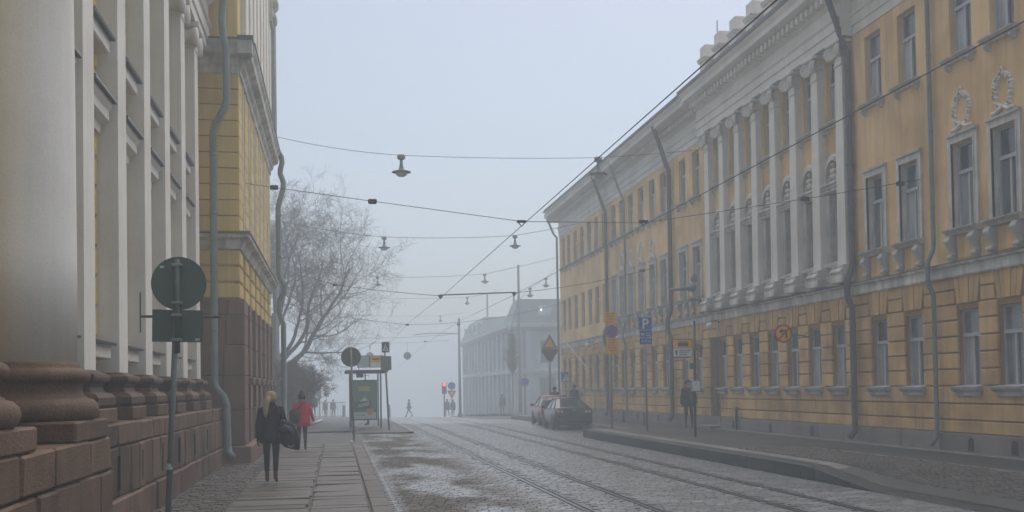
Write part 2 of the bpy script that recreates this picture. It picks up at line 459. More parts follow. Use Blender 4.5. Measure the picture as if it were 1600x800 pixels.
# right pavement with the raised tram platform edge
pav = sheet([9.5, 9.9, 10.4, 10.8, 11.5, 12.2, 13.0, 14.1], [6, 10, 13, 15]+frange(16, 19.4, 7)+[24, 30, 37.9], pav_z).build('pavement', 'asphalt', smooth=True)
tag(pav, kind='structure')
pav2 = sheet([11.3, 12.6, 15.2], frange(37.9, 66, 8), lambda x, y: .06+fall(y)).build('far_side_pavement', 'asphalt', smooth=True)
tag(pav2, kind='structure')
tag(sheet(frange(9.3, 90, 5), frange(66, 82, 4), lambda x, y: road_z(9.2, y)+.006).build('cross_street', 'asphalt', smooth=True), kind='structure')
tag(sheet([13.2, 14.5, 16.4], frange(82, 140, 10), lambda x, y: .0+fall(y)).build('corner_pavement', 'asphalt', smooth=True), kind='structure')
rs = random.Random(9)
y = 11.0
while y < 37.7:
    y1 = min(y+rs.uniform(1.2, 1.6), 37.8)
    if y < 16.2 < y1: y1 = 16.2
    elif y < 19.4 < y1: y1 = 19.4
    za, zb = pav_z(9.2, y), pav_z(9.2, y1)
    mb = MB(); r = .03
    pr_ = lambda z: [(9.2, -.45), (9.2, z-r), (9.2+r, z+.006), (9.5, z+.012), (9.5, -.45)]
    mb.loft([[(a, y+.009, b) for a, b in pr_(za)], [(a, y1-.009, b) for a, b in pr_(zb)]])
    mb.build('kerb_stone', 'kerb_dark', pav)
    mb = MB()
    pr2 = lambda z: [(9.5, -.3), (9.5, z+.013), (9.86, z+.016), (9.86, -.3)]
    za, zb = pav_z(9.35, y), pav_z(9.35, y1)
    mb.loft([[(a, y+.006, b) for a, b in pr2(za)], [(a, y1-.006, b) for a, b in pr2(zb)]])
    mb.build('edging_slab', 'kerb_light', pav)
    y = y1
y = 38.0
while y < 65:
    MB().cbox(11.15, 11.32, y+.005, y+1.15, -.6, .07+fall(y), .02, .004, rs).build('kerb_stone', 'kerb_light', pav2); y += 1.2
for i in range(2):
    MB().cbox(9.55+.8*i, 10.33+.8*i, 37.8, 38.0, -.45, .10, .02, .004, rs).build('kerb_stone', 'kerb_light', pav2)
mb = MB(); y = 12.6
while y < 24.5:
    d = rs.uniform(.10, .13); x = 9.9+rs.uniform(0, .06)
    xe = 11.75 - .02*(y-12)
    while x < xe:
        w = rs.uniform(.10, .15); z = pav_z(x, y)+.028+rs.uniform(-.004, .004); e = .014; x1 = x+w-.01
        mb.add([(x, y, z-.04), (x1, y, z-.04), (x1, y+d-.01, z-.04), (x, y+d-.01, z-.04),
                (x+e, y+e, z), (x1-e, y+e, z), (x1-e, y+d-.01-e, z), (x+e, y+d-.01-e, z)],
               [(4, 5, 6, 7), (0, 1, 5, 4), (1, 2, 6, 5), (2, 3, 7, 6), (3, 0, 4, 7)])
        x += w
    y += d
tag(mb.build('cobbles', 'cobble', pav, recalc=False), kind='stuff')
y = 13.0
while y < 24:
    x = 11.86-.02*(y-12); MB().cbox(x, x+.14, y+.004, y+.99, pav_z(x, y)-.05, pav_z(x, y)+.016, .01).build('edging_strip', 'kerb_light', pav); y += 1.0
y = 13.0
while y < 37:
    MB().cbox(13.60, 13.84, y+.004, y+1.19, 0, pav_z(13.7, y)+.016+.01*(y % .7), .012).build('drain_slab', 'kerb_light', pav); y += 1.2

# tram rails
RL = ['grooved tram rail nearest the parking lane of the setts', 'grooved tram rail, second from the left kerb',
      'grooved tram rail, third from the left kerb', 'grooved tram rail running closest to the raised platform kerb']
for i, x in enumerate(RAILS):
    t = thing('tram_rail', RL[i], 'rail', (x, 12, 0), group='tram rails')
    ys = [8, 20, 30, 40, 45]+frange(50, 126, 12)
    for nm, a, b, h, m in (('rail_head', -.055, .012, .004, 'steel'), ('groove', .012, .055, -.008, 'groove'), ('lip', .055, .072, .001, 'steel')):
        mb = MB()
        mb.loft([[(x+a, y, road_z(x, y)-.03), (x+b, y, road_z(x, y)-.03), (x+b, y, road_z(x, y)+h), (x+a, y, road_z(x, y)+h)] for y in ys])
        mb.build(nm, m, t)

# ------------------------------------------------------------------ facade helper
def wall_cells(mb, u0, u1, z0, z1, ops, rev=.25):
    """front plane at d=0 with openings (ua,ub,za,zb) and reveals going back to d=-rev"""
    us = sorted({u0, u1, *[o[0] for o in ops], *[o[1] for o in ops]})
    zs = sorted({z0, z1, *[o[2] for o in ops], *[o[3] for o in ops]})
    us = [u for u in us if u0-1e-6 <= u <= u1+1e-6]; zs = [z for z in zs if z0-1e-6 <= z <= z1+1e-6]
    for k in range(len(zs)-1):
        zc = (zs[k]+zs[k+1])/2; start = None
        for i in range(len(us)):
            solid = i < len(us)-1 and not any(o[0] < (us[i]+us[i+1])/2 < o[1] and o[2] < zc < o[3] for o in ops)
            if solid and start is None: start = us[i]
            if not solid and start is not None:
                mb.add([(start, 0, zs[k]), (us[i], 0, zs[k]), (us[i], 0, zs[k+1]), (start, 0, zs[k+1])], [(0, 1, 2, 3)]); start = None
    for ua, ub, za, zb in ops:
        mb.add([(ua, 0, za), (ub, 0, za), (ub, 0, zb), (ua, 0, zb), (ua, -rev, za), (ub, -rev, za), (ub, -rev, zb), (ua, -rev, zb)],
               [(0, 1, 5, 4), (1, 2, 6, 5), (2, 3, 7, 6), (3, 0, 4, 7)])

def window_meshes(f, w, h, transom=.3, leaves=2, d0=-.2, bar=.05):
    """frame mesh and three shared pane meshes around local u=0, z=0 (sill)"""
    mb = MB(f); hw = w/2; zt = h*(1-transom)
    for a, b in ((-hw, -hw+bar), (hw-bar, hw)): mb.box(a, b, d0, d0+.07, 0, h)
    mb.box(-hw+bar, hw-bar, d0, d0+.07, 0, bar); mb.box(-hw+bar, hw-bar, d0, d0+.07, h-bar, h)
    mb.box(-hw+bar, hw-bar, d0, d0+.10, zt-.04, zt+.04)
    if leaves == 2: mb.box(-.035, .035, d0, d0+.075, bar, zt-.04)
    fr = mb.mesh('window')
    panes = [MB(f).box(-hw+bar, hw-bar, d0+.015, d0+.03, zt+.04, h-bar).mesh('pane')]
    if leaves == 2:
        panes.append(MB(f).box(-hw+bar, -.035, d0+.015, d0+.03, bar, zt-.04).mesh('pane'))
        panes.append(MB(f).box(.035, hw-bar, d0+.015, d0+.03, bar, zt-.04).mesh('pane'))
    else:
        panes.append(MB(f).box(-hw+bar, hw-bar, d0+.015, d0+.03, bar, zt-.04).mesh('pane'))
    return fr, panes

WR = random.Random(77)
def place_window(root, kit, pos, frame='wood_white', pm=None):
    fr, panes = kit
    pm = WR.choice((('pane', 'pane_light', 'pane_light'), ('pane', 'pane_light', 'pane_light'), ('pane', 'pane', 'pane_light'), ('pane', 'pane', 'pane'), ('pane_light', 'pane_light', 'pane_light'), ('pane', 'pane_light', 'pane')))
    w = put('window', fr, frame, root, Vector(pos)-wpos(root))
    for p, m in zip(panes, pm): put('pane', p, m, w, (0, 0, 0))
    return w

# ------------------------------------------------------------------ right building: long ochre facade
RX = 13.9
rf = lambda u, d, z: (RX-d, u, z)            # u along the street, d out of the wall
lf = lambda u, d, z: (-d, u, z)              # the same, local to a part placed on the wall
rb = thing('ochre_building', 'long ochre stucco building with white pilasters and three rows of windows', 'building', (RX, 36, 0))
PIL = [25.95+1.46*i for i in range(8)]
near_w = [14.8, 16.3, 17.78, 19.28, 20.72, 22.9, 24.5]
mid_w = [p+.73 for p in PIL[:-1]]
far_w = [37.85, 39.45, 41.9, 43.5, 45.2, 46.85, 48.4, 49.85, 51.8, 53.4, 54.95, 56.6, 58.3, 60.0, 61.4]
allw = near_w+mid_w+far_w
GW, SW, TW = .80, .80, .80
Y0, Y1 = 12.0, 62.5
door_u = (35.75, 36.65)
ops_g = [(u-GW/2, u+GW/2, 1.58, 3.32) for u in allw] + [(door_u[0], door_u[1], .12, 3.45)]
mb = MB(lambda u, d, z: (RX+.045-d, u, z)); wall_cells(mb, Y0, Y1, .5, 4.1, ops_g, .3)
mb.build('ground_floor_wall', 'ochre_deep', rb)
ops_u = [(u-SW/2, u+SW/2, 5.12, 7.08) for u in near_w+far_w] + [(u-.33, u+.33, 5.12, 7.08) for u in mid_w]
ops_u += [(u-TW/2, u+TW/2, 9.0, 10.84) for u in allw]
mb = MB(rf); wall_cells(mb, Y0, Y1, 4.1, 12.5, ops_u, .28)
mb.build('upper_wall', 'ochre', rb)
mb = MB(); mb.box(RX+.02, 24, Y1-.3, Y1, -3, 12.5); mb.build('gable_wall', 'ochre', rb)
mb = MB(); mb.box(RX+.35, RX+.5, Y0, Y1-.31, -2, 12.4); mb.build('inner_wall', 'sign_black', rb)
# granite plinth blocks
rs = random.Random(21); y = Y0
HOLES = [19.17, 20.65, 28.34, 31.27, 34.4, 43.0, 46.0]
while y < Y1:
    y1 = min(y+rs.uniform(1.1, 1.7), Y1)
    MB(rf).cbox(y+.003, y1-.004, -.06, .07, -1.5+fall(y)*0, .53+rs.uniform(-.003, .003), .012, .002, rs).build('plinth_block', 'granite_grey', rb); y = y1
for y in HOLES:
    mb = MB(rf); pts = [(y-.1, .15), (y+.1, .15)]+[(y+.1*math.cos(a), .36+.1*math.sin(a)) for a in frange(0, math.pi, 6)]
    mb.poly(pts, .06, .078, lambda a, b, t: (a, t, b)); mb.build('cellar_vent', 'sign_black', rb)
# rusticated courses
GZ = [.53, .83, 1.2, 1.6, 1.98, 2.35, 2.72, 3.09, 3.45, 3.78, 4.08]
edges = sorted([(u-GW/2, u+GW/2) for u in allw]+[door_u])
blk_count = 0; far_mb = MB(rf)
gj = .03
def block(u0, u1, z0, z1, name='block'):
    global blk_count
    if u1-u0 < .06: return
    if u0 < 47 and blk_count < 296:
        MB(rf).cbox(u0, u1, -.04, .03, z0+gj/2, z1-gj/2, .018).build(name, 'ochre_block', rb); blk_count += 1
    else: far_mb.cbox(u0, u1, -.04, .03, z0+gj/2, z1-gj/2, .018)
bays = [(a+b)/2 for a, b in zip(allw[:-1], allw[1:])]
for k in range(len(GZ)-1):
    z0, z1 = GZ[k], GZ[k+1]
    if z1 <= 1.61:                                           # full-length courses under the sills
        cuts = [Y0]+[allw[i] for i in range(2, len(allw), 3)]+[Y1]
        for a, b in zip(cuts[:-1], cuts[1:]):
            if a < door_u[0] < b:
                block(a, door_u[0]-.02, z0, z1); block(door_u[1]+.02, b, z0, z1)
            else: block(a+.0015, b-.0015, z0, z1)
    elif z1 <= 3.46:                                         # piers between the openings
        ends = [Y0]+[e for p in edges for e in p]+[Y1]
        for i in range(0, len(ends), 2): block(ends[i], ends[i+1], z0, z1)
    else:                                                    # flat arch zone: blocks between the voussoirs
        ends = [Y0]+[e for u in allw for e in (u-.46, u+.46)]+[Y1]
        for i in range(0, len(ends), 2): block(ends[i]+.02, ends[i+1]-.02, z0, z1)
if far_mb.v: tag(far_mb.build('far_blocks', 'ochre_block', rb), kind='stuff')
vm_ = []
for q in range(5):
    def vx(t, z): return (t-.5)*(.80+.16*(z-3.45)/.6)
    t0, t1 = q/5+.012, (q+1)/5-.012; dd = .055 if q == 2 else .035
    zb = 0.0; mb = MB(lf)
    zt = .60
    mb.add([((t0-.5)*.76, -.04, zb), ((t1-.5)*.76, -.04, zb), ((t1-.5)*1.0, -.04, zt), ((t0-.5)*1.0, -.04, zt),
            ((t0-.5)*.76, dd, zb), ((t1-.5)*.76, dd, zb), ((t1-.5)*1.0, dd, zt), ((t0-.5)*1.0, dd, zt)],
           [(0, 1, 2, 3), (4, 5, 6, 7), (0, 1, 5, 4), (1, 2, 6, 5), (2, 3, 7, 6), (3, 0, 4, 7)])
    vm_.append(mb.mesh('voussoir'))
for u in allw:
    for me in vm_: put('voussoir', me, 'ochre_block', rb, Vector((RX, u, 3.46))-wpos(rb))
# string course, in lengths
mb = MB(rf); mb.extrude([(-.05, 4.06), (.08, 4.06), (.10, 4.1), (.10, 4.3), (.17, 4.33), (.17, 4.37), (-.05, 4.42)], Y0, Y1)
mb.build('string_course', 'stucco', rb)
mb = MB(rf); mb.extrude([(-.02, 4.423), (.19, 4.374), (.19, 4.385), (-.02, 4.436)], Y0, Y1); mb.build('flashing', 'zinc', rb)
# windows
kg = window_meshes(lf, GW-.01, 1.73, .33, 2, -.19, .045)
k2 = window_meshes(lf, SW-.01, 1.95, .33, 2, -.19, .05)
k2m = window_meshes(lf, .65, 1.95, .33, 2, -.22, .05)
k3 = window_meshes(lf, TW-.01, 1.83, .36, 2, -.2, .05)
sill_g = MB(lf).extrude([(-.25, -.12), (.10, -.12), (.12, -.09), (.17, -.06), (.19, .0), (-.25, .05)], -.5, .5).box(-.46, .46, -.05, .09, -.2, -.12).mesh('sill')
sill_3 = MB(lf).extrude([(-.2, -.1), (.06, -.1), (.08, -.06), (.20, .0), (.21, .03), (-.2, .05)], -.56, .56).mesh('sill')
brk_3 = MB(lf).extrude([(-.02, -.1), (.13, -.1), (.14, -.14), (.07, -.22), (.0, -.24)], -.055, .055).mesh('bracket')
arch_fr = MB(lf)
for a, b in ((-.54, -.405), (.405, .54)): arch_fr.box(a, b, -.02, .05, 0, 2.13)
arch_fr.box(-.405, .405, -.02, .05, 1.97, 2.13); arch_fr.box(-.55, .55, -.02, .09, 2.13, 2.19)
for s in (-1, 1): arch_fr.box(s*.42-.015, s*.42+.015, -.02, .065, 0, 1.985)
arch_fr = arch_fr.mesh('architrave')
rev2 = MB(lf)
for s in (-1, 1): rev2.box(min(s*.389, s*.398), max(s*.389, s*.398), -.17, -.005, .03, 1.955)
rev2 = rev2.mesh('jamb_lining')
sill_2 = MB(lf).extrude([(-.2, -.12), (.10, -.12), (.13, -.07), (.24, -.02), (.25, .01), (-.2, .06)], -.58, .58).mesh('sill')
def console():
    mb = MB(lf)
    prof = []
    for t in frange(0, 1, 14):                              # S-scroll seen from the side
        z = -.13-.56*t
        d = .17-.10*t+.05*math.sin(t*2*math.pi)
        prof.append((d, z))
    mb.extrude([(-.02, -.13)]+prof+[(-.02, -.69)], -.085, .085)
    mb.lathe([(.03, -.1), (.075, -.1), (.075, .1), (.03, .1)], (-.13, 0, -.22), 10, 'y')
    return mb
con = None
def console_mesh():
    mb = MB(); f = lf
    prof = [(.17-.10*t+.05*math.sin(t*2*math.pi), -.13-.56*t) for t in frange(0, 1, 14)]
    mb.m = f; mb.extrude([(-.02, -.13)]+prof+[(-.02, -.69)], -.085, .085)
    mb.m = None; mb.lathe([(.03, -.1), (.08, -.1), (.08, .1), (.03, .1)], (-.14, 0, -.24), 10, 'y')
    mb.lathe([(.02, -.095), (.055, -.095), (.055, .095), (.02, .095)], (-.10, 0, -.6), 10, 'y')
    return mb.mesh('console')
con = console_mesh()
apron = MB(lf).box(-.3, .3, -.02, .02, -.66, -.16).mesh('apron_panel')
for u in allw:
    w = place_window(rb, kg, (RX, u, 1.585))
    put('sill', sill_g, 'frosty', w, (0, 0, 0))
    w = place_window(rb, k3, (RX, u, 9.005))
    put('sill', sill_3, 'stucco', w, (0, 0, 0))
    for s in (-.42, .42): put('bracket', brk_3, 'stucco', w, (0, s, 0))
    if u not in mid_w:
        w = place_window(rb, k2, (RX, u, 5.125))
        if u < 51:
            put('architrave', arch_fr, 'stucco', w, (0, 0, 0)); put('jamb_lining', rev2, 'stucco', w, (0, 0, 0))
            put('sill', sill_2, 'stucco', w, (0, 0, 0))
            for s in (-.44, .44): put('console', con, 'frosty', w, (0, s, 0))
            put('apron_panel', apron, 'ochre', w, (0, 0, 0))
# wreaths over the windows
def wreath():
    mb = MB(lf); rr = random.Random(4)
    for i in range(26):
        a = 2*math.pi*i/26+.1; 
        if abs((a-1.5*math.pi)) < .25: continue
        for k in range(2):
            cu, cz = .27*math.cos(a)*(1+.0*k)+rr.uniform(-.03, .03), .46+.36*math.sin(a)+rr.uniform(-.03, .03)
            q = rr.uniform(.04, .065)
            pts = [(cu+q*math.cos(b), cz+q*1.1*math.sin(b)) for b in frange(0, 2*math.pi, 7)[:-1]]
            n = len(pts)
            mb.add([(a_, 0, b_) for a_, b_ in pts]+[(cu+(a_-cu)*.6, .07, cz+(b_-cz)*.6) for a_, b_ in pts],
                   [tuple(range(n, 2*n))]+[(i_, (i_+1) % n, n+(i_+1) % n, n+i_) for i_ in range(n)])
    for s in (-1, 1):
        mb.tube([(s*.05, .04, .12), (s*.2, .05, .03), (s*.33, .04, .05), (s*.38, .03, -.0)], [.04, .05, .05, .03], 6)
    mb.tube([(0, .04, .84), (.05, .05, .9), (0, .04, .97), (-.05, .05, .9), (0, .04, .84)], .025, 5)
    return mb.mesh('wreath')
wr = wreath()
for u in near_w[:5]+[43.5, 45.2, 46.85, 48.4]: put('wreath', wr, 'white', rb, Vector((RX, u, 7.34))-wpos(rb), True)
# pilaster bays
def bay_panel():
    mb = MB(lf); hw = .73-.22
    wall_cells(mb, -hw, hw, 4.42, 7.28, [(-.33, .33, 5.12, 7.08)], .03)
    mb2 = []
    return mb
def arch_ring(r0, r1, z, d0, d1, n=12, flip=1):
    mb = MB(lf); rings = []
    for a in frange(0, math.pi, n):
        c, s_ = math.cos(a), math.sin(a)
        rings.append([(r0*c, d0, z+r0*s_), (r1*c, d0, z+r1*s_), (r1*c, d1, z+r1*s_), (r0*c, d1, z+r0*s_)])
    return mb.loft(rings)
panel = MB(lambda u, d, z: (-d-.035, u, z))
wall_cells(panel, -.52, .52, 4.43, 7.1, [(-.33, .33, 5.12, 7.08)], .05)
panel = panel.mesh('bay_panel')
lin = MB(lf).extrude([(0, 7.1), (.12, 7.1), (.12, 7.16), (.16, 7.18), (.16, 7.24), (.22, 7.28), (.22, 7.34), (0, 7.36)], -.5, .5).mesh('lintel_cornice')
ringA = arch_ring(.36, .46, 7.62, 0, .10); ringA.box(-.46, -.36, 0, .10, 7.36, 7.62); ringA.box(.36, .46, 0, .10, 7.36, 7.62)
ringA = ringA.mesh('arch_moulding')
ringB = arch_ring(.46, .53, 7.62, 0, .06); ringB.box(-.53, -.46, 0, .06, 7.36, 7.62); ringB.box(.46, .53, 0, .06, 7.36, 7.62)
ringB = ringB.mesh('arch_surround')
tym = MB(lf); tym.poly([(-.36, 7.36), (.36, 7.36)]+[(.36*math.cos(a), 7.62+.36*math.sin(a)) for a in frange(0, math.pi, 10)], .004, .012, lambda a, b, t: (a, t, b)); tym = tym.mesh('tympanum')
fig = MB(lf)
for cu, cz, q in ((0, 7.84, .07), (0, 7.66, .10), (.1, 7.52, .08), (-.1, 7.52, .08), (.2, 7.45, .06), (-.2, 7.46, .06), (0, 7.5, .09), (.13, 7.7, .05), (-.13, 7.68, .05)):
    fig.lathe([(.001, -q), (q*.7, -q*.6), (q, 0), (q*.7, q*.6), (.001, q)], (cu, .05, cz), 7)
fig = fig.mesh('relief_figure')
balu = MB(lf); balu.box(-.5, .5, .04, .16, 4.98, 5.08); balu.box(-.5, .5, .04, .14, 4.43, 4.5)
balu = balu.mesh('parapet_rail')
jamb_m = [MB(lf).box(a_, b_, -.17, .034, 5.13, 7.07).mesh('jamb_lining') for a_, b_ in ((-.329, -.318), (.318, .329))]
bl1 = MB(); bl1.lathe([(.03, 4.5), (.05, 4.56), (.05, 4.66), (.025, 4.8), (.03, 4.9), (.045, 4.94), (.045, 4.98)], (-.09, 0, 0), 7); bl1 = bl1.mesh('baluster')
for u in mid_w:
    w = place_window(rb, k2m, (RX, u, 5.125))
    o = Vector((RX, u, 0))-wpos(rb)
    put('bay_panel', panel, 'stucco', rb, o); [put('jamb_lining', j_, 'stucco', rb, o) for j_ in jamb_m]; put('lintel_cornice', lin, 'stucco', rb, o)
    put('arch_moulding', ringA, 'stucco', rb, o); put('arch_surround', ringB, 'white', rb, o)
    put('tympanum', tym, 'ochre_deep', rb, o); put('relief_figure', fig, 'stucco', rb, o, True)
    p = put('parapet_rail', balu, 'stucco', rb, o)
    for k in range(7): put('baluster', bl1, 'stucco', p, (0, -.39+.13*k, 0), True)
# pilasters with base and ionic capital
ped = MB(lf).cbox(-.36, .36, -.02, .44, 4.43, 4.62, .015).cbox(-.33, .33, -.02, .42, 4.62, 4.68, .02)
ped.extrude([(0, 4.68), (.42, 4.68), (.46, 4.72), (.46, 4.76), (.40, 4.80), (.38, 4.84), (.40, 4.87), (.39, 4.90), (.34, 4.92), (0, 4.92)], -.31, .31)
ped = ped.mesh('base')
shaft = MB(lf).add([(-.235, 0, 4.92), (.235, 0, 4.92), (.235, .24, 4.92), (-.235, .24, 4.92), (-.20, 0, 10.42), (.20, 0, 10.42), (.20, .21, 10.42), (-.20, .21, 10.42)],
                   [(0, 1, 5, 4), (1, 2, 6, 5), (2, 3, 7, 6), (3, 0, 4, 7), (4, 5, 6, 7), (0, 1, 2, 3)]).mesh('pilaster')
cap = MB(lf)
cap.box(-.2, .2, 0, .22, 10.42, 10.70); cap.cbox(-.22, .22, 0, .25, 10.40, 10.45, .02)
cap.cbox(-.38, .38, -.01, .42, 10.98, 11.09, .025)
cap.extrude([(0, 10.70), (.25, 10.72), (.30, 10.86), (.30, 10.98), (0, 10.98)], -.22, .22)
cap = cap.mesh('capital')
def spiral(sx):
    mb = MB(); e = Vector((-.75, sx*.66, 0)).normalized(); o = Vector((-.24, sx*.17, 10.76)); nrm = Vector((e.y, -e.x, 0))
    for sd in (-.035, .035):
        pts, rr_ = [], []
        for i in range(30):
            a = i/29*math.pi*3.4-.9; r = .185*(1-.78*i/29)
            pts.append(tuple(o+nrm*sd+e*(.09+r*math.sin(a))+Vector((0, 0, r*math.cos(a))))); rr_.append(.04*(1-.45*i/29))
        mb.tube(pts, rr_, 6)
    rg = []
    for sd, q in ((-.05, .10), (-.03, .15), (.03, .15), (.05, .10)):
        c_ = o+e*.09+nrm*sd; rg.append([tuple(c_+e*q*math.cos(w)+Vector((0, 0, q*math.sin(w)))) for w in frange(0, 2*math.pi, 14)[:-1]])
    mb.loft(rg)
    return mb.mesh('volute')
vol = [spiral(-1), spiral(1)]
leaf = MB()
for a in (-.16, -.05, .05, .16): leaf.lathe([(.001, 10.64), (.035, 10.68), (.04, 10.75), (.001, 10.8)], (-.25, a, 0), 6)
leaf = leaf.mesh('egg_moulding')
for p in PIL:
    o = Vector((RX, p, 0))-wpos(rb)
    q = put('pilaster', shaft, 'white', rb, o)
    put('base', ped, 'stucco', q, (0, 0, 0)); c = put('capital', cap, 'white', q, (0, 0, 0))
    for v in vol: put('volute', v, 'white', q, (0, 0, 0), True)
    put('egg_moulding', leaf, 'white', q, (0, 0, 0), True)
# entablature and eaves
def entab(y0, y1, o, nm):
    mb = MB(rf)
    mb.extrude([(-.05, 11.1), (o+.03, 11.1), (o+.03, 11.33), (o+.07, 11.34), (o+.07, 11.58), (o+.12, 11.62), (o+.12, 11.68), (o+.04, 11.70), (o+.04, 12.02), (o+.10, 12.06), (o+.16, 12.10),
                (o+.16, 12.32), (o+.42, 12.33), (.80+o*.4, 12.36), (.80+o*.4, 12.52), (.88+o*.4, 12.60), (.92+o*.4, 12.66), (-.05, 12.72)], y0, y1)
    mb.build(nm, 'white', rb)
    d = MB(rf); y = y0+.08
    while y < y1-.1:
        d.box(y, y+.15, o+.159, o+.38, 12.10, 12.30); y += .31
    tag(d.build('dentils', 'white', rb), kind='stuff')
    g = MB(rf); g.extrude([(.88+o*.4, 12.662), (.97+o*.4, 12.66), (.99+o*.4, 12.76), (.93+o*.4, 12.78), (.88+o*.4, 12.72)], y0, y1); g.build('gutter', 'zinc', rb)
entab(Y0, 25.45, 0, 'entablature'); entab(25.45, 36.75, .3, 'entablature'); entab(36.75, Y1+.02, 0, 'entablature')
mb = MB(rf); mb.add([(Y0, .95, 12.73), (Y1+.7, .95, 12.73), (Y1+.7, -8, 16.3), (Y0, -8, 16.3), (Y0, -8, 12.73), (Y1+.7, -8, 12.73)], [(0, 1, 2, 3), (1, 5, 2), (0, 3, 4), (2, 5, 4, 3)])
mb.build('roof', 'roof', rb)
mb = MB(); mb.extrude([(-.02, 12.0), (.15, 12.12), (.15, 12.28), (.72, 12.36), (.74, 12.6), (-.02, 12.72)], RX-.8, 22, lambda u, d, z: (u, Y1+.02+d, z)); mb.build('gable_cornice', 'white', rb)
for s_ in range(int((Y1-12)/.6)):
    pass
# attic piers over the pilasters
mb = MB(rf); mb.box(25.8, 36.6, -.25, .0, 12.74, 13.75); mb.extrude([(-.3, 13.75), (.06, 13.75), (.1, 13.85), (.1, 13.9), (-.3, 13.92)], 25.8, 36.6); mb.build('attic_wall', 'white', rb)
pier = MB(lf).cbox(-.27, .27, -.3, .28, 12.74, 13.62, .01).cbox(-.33, .33, -.34, .34, 13.62, 13.70, .015).cbox(-.36, .36, -.36, .37, 13.70, 13.78, .015).cbox(-.27, .27, -.3, .27, 13.78, 14.22, .02).cbox(-.30, .30, -.32, .30, 12.70, 12.86, .01)
pier = pier.mesh('attic_pier')
for i in range(8): put('attic_pier', pier, 'white', rb, Vector((RX, 36.15-1.46*i, .15))-wpos(rb))
MB().tube([(15.2, 38.6, 12.8), (15.2, 38.6, 16.3)], .022, 6).build('antenna', 'metal_grey', rb)
# downpipes
def downpipe(root, y, r, m, kick=.26, top=12.4, name='downpipe'):
    pts = [(RX-.8, y, top+.1), (RX-.74, y, top-.05), (RX-.42, y, top-.95), (RX-.36-.0, y, top-1.15), (RX-.14-r, y, top-1.55), (RX-.05-r, y, top-1.75),
           (RX-.05-r, y, 4.95), (RX-.07-r, y, 4.78), (RX-.2-r, y+.0, 4.5), (RX-.22-r, y, 4.36), (RX-.22-r, y, 4.05), (RX-.17-r, y, 3.9), (RX-.09-r, y, 3.7), (RX-.09-r, y, .62), (RX-.12-r, y, .4), (RX-.26-r, y-.02, .24)]
    p = MB().tube(pts, r, 12).build(name, m, root, True)
    for z in (1.6, 3.3, 5.8, 7.6, 9.4):
        x = RX-(.09 if z < 4 else .05)-r
        MB().lathe([(r*1.01, z-.02), (r*1.16, z-.02), (r*1.16, z+.02), (r*1.01, z+.02)], (x, y, 0), 12).build('collar', m, p, True)
downpipe(rb, 25.58, .085, 'pipe_dark'); downpipe(rb, 21.82, .055, 'pipe'); downpipe(rb, 40.7, .095, 'pipe_dark'); downpipe(rb, 50.9, .085, 'pipe_dark'); downpipe(rb, 47.6, .05, 'pipe')
mb = MB(); mb.tube([(RX-.7, 62.7, 12.5), (RX-.72, 62.75, 12.3), (RX-.3, 62.75, 11.3), (RX-.12, 62.72, 11.1), (RX-.12, 62.72, -.8)], .07, 8); mb.build('downpipe', 'roof', rb, True)
# door
dr = MB(rf).box(door_u[0], door_u[1], -.30, -.24, .12, 3.44).build('door', 'wood_dark', rb)
for k in range(3): MB(rf).cbox(door_u[0]+.1, door_u[1]-.1, -.25, -.215, .3+k*1.02, 1.2+k*1.02, .02).build('door_panel', 'wood_dark', dr)
MB(rf).cbox(door_u[0]-.1, door_u[1]+.1, .0, .45, -.1, .22, .02).build('door_step', 'granite_grey', rb)
# wall globes with conduit
for u, z in ((35.6, 3.87), (54.0, 3.95)):
    g = thing('globe_lamp', 'white globe lamp on the ochre wall ' + ('beside the doorway' if u < 40 else 'near its far corner'), 'lamp', (RX-.45, u, z))
    MB().lathe([(.001, -.13)]+[(.13*math.cos(a), .13*math.sin(a)) for a in frange(-1.4, 1.4, 8)]+[(.001, .13)], (RX-.42, u, z), 12).build('globe', 'globe', g, True)
    MB().tube([(RX, u, z+.1), (RX-.2, u, z+.2), (RX-.42, u, z+.13)], .018, 6).build('bracket', 'metal_dark', g)
    MB().tube([(RX-.08, u, z+.1), (RX-.08, u, .3+fall(u))], .018, 6).build('conduit', 'metal_grey', g)

# ------------------------------------------------------------------ left building: white pilasters on a granite plinth
lb = thing('pilastered_building', 'white and pale yellow building with tall pilasters on a brown granite plinth', 'building', (-3.8, 14, 0))
LX = -3.33
wf = lambda u, d, z: (LX+d, u, z)
LP = [11.05]+[13.1+2.045*i for i in range(6)]      # near edges of the pilasters, each .6 wide
lops = []
for i, p in enumerate(LP):
    gc = p+.6+.72
    if i < len(LP)-1: lops += [(gc-.5, gc+.5, 2.45, 5.35), (gc-.5, gc+.5, 6.75, 9.2)]
mb = MB(wf); wall_cells(mb, 2, 25.6, 1.3, 12.8, lops, .3); mb.build('wall', 'yellow', lb)
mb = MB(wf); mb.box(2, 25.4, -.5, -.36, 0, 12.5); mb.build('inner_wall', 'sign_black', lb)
lk = lambda u, d, z: (d, u, z)
kl = window_meshes(lk, .99, 2.88, .33, 2, -.25); ku = window_meshes(lk, .99, 2.43, .33, 2, -.25)
lsl = MB(lk).cbox(-.62, .62, -.1, .24, -.26, -.04, .02).mesh('sill')
fls = MB(lk).extrude([(0, -.04), (.31, -.07), (.32, -.035), (0, .03)], -.64, .64).mesh('flashing')
hood = MB(lk).extrude([(0, -.06), (.10, -.06), (.11, .06), (.22, .12), (.22, .24), (.27, .30), (.27, .36), (0, .42)], -.64, .64).mesh('hood')
hfl = MB(lk).extrude([(0, .43), (.29, .363), (.335, .36), (.33, .405), (0, .48)], -.66, .66).mesh('flashing')
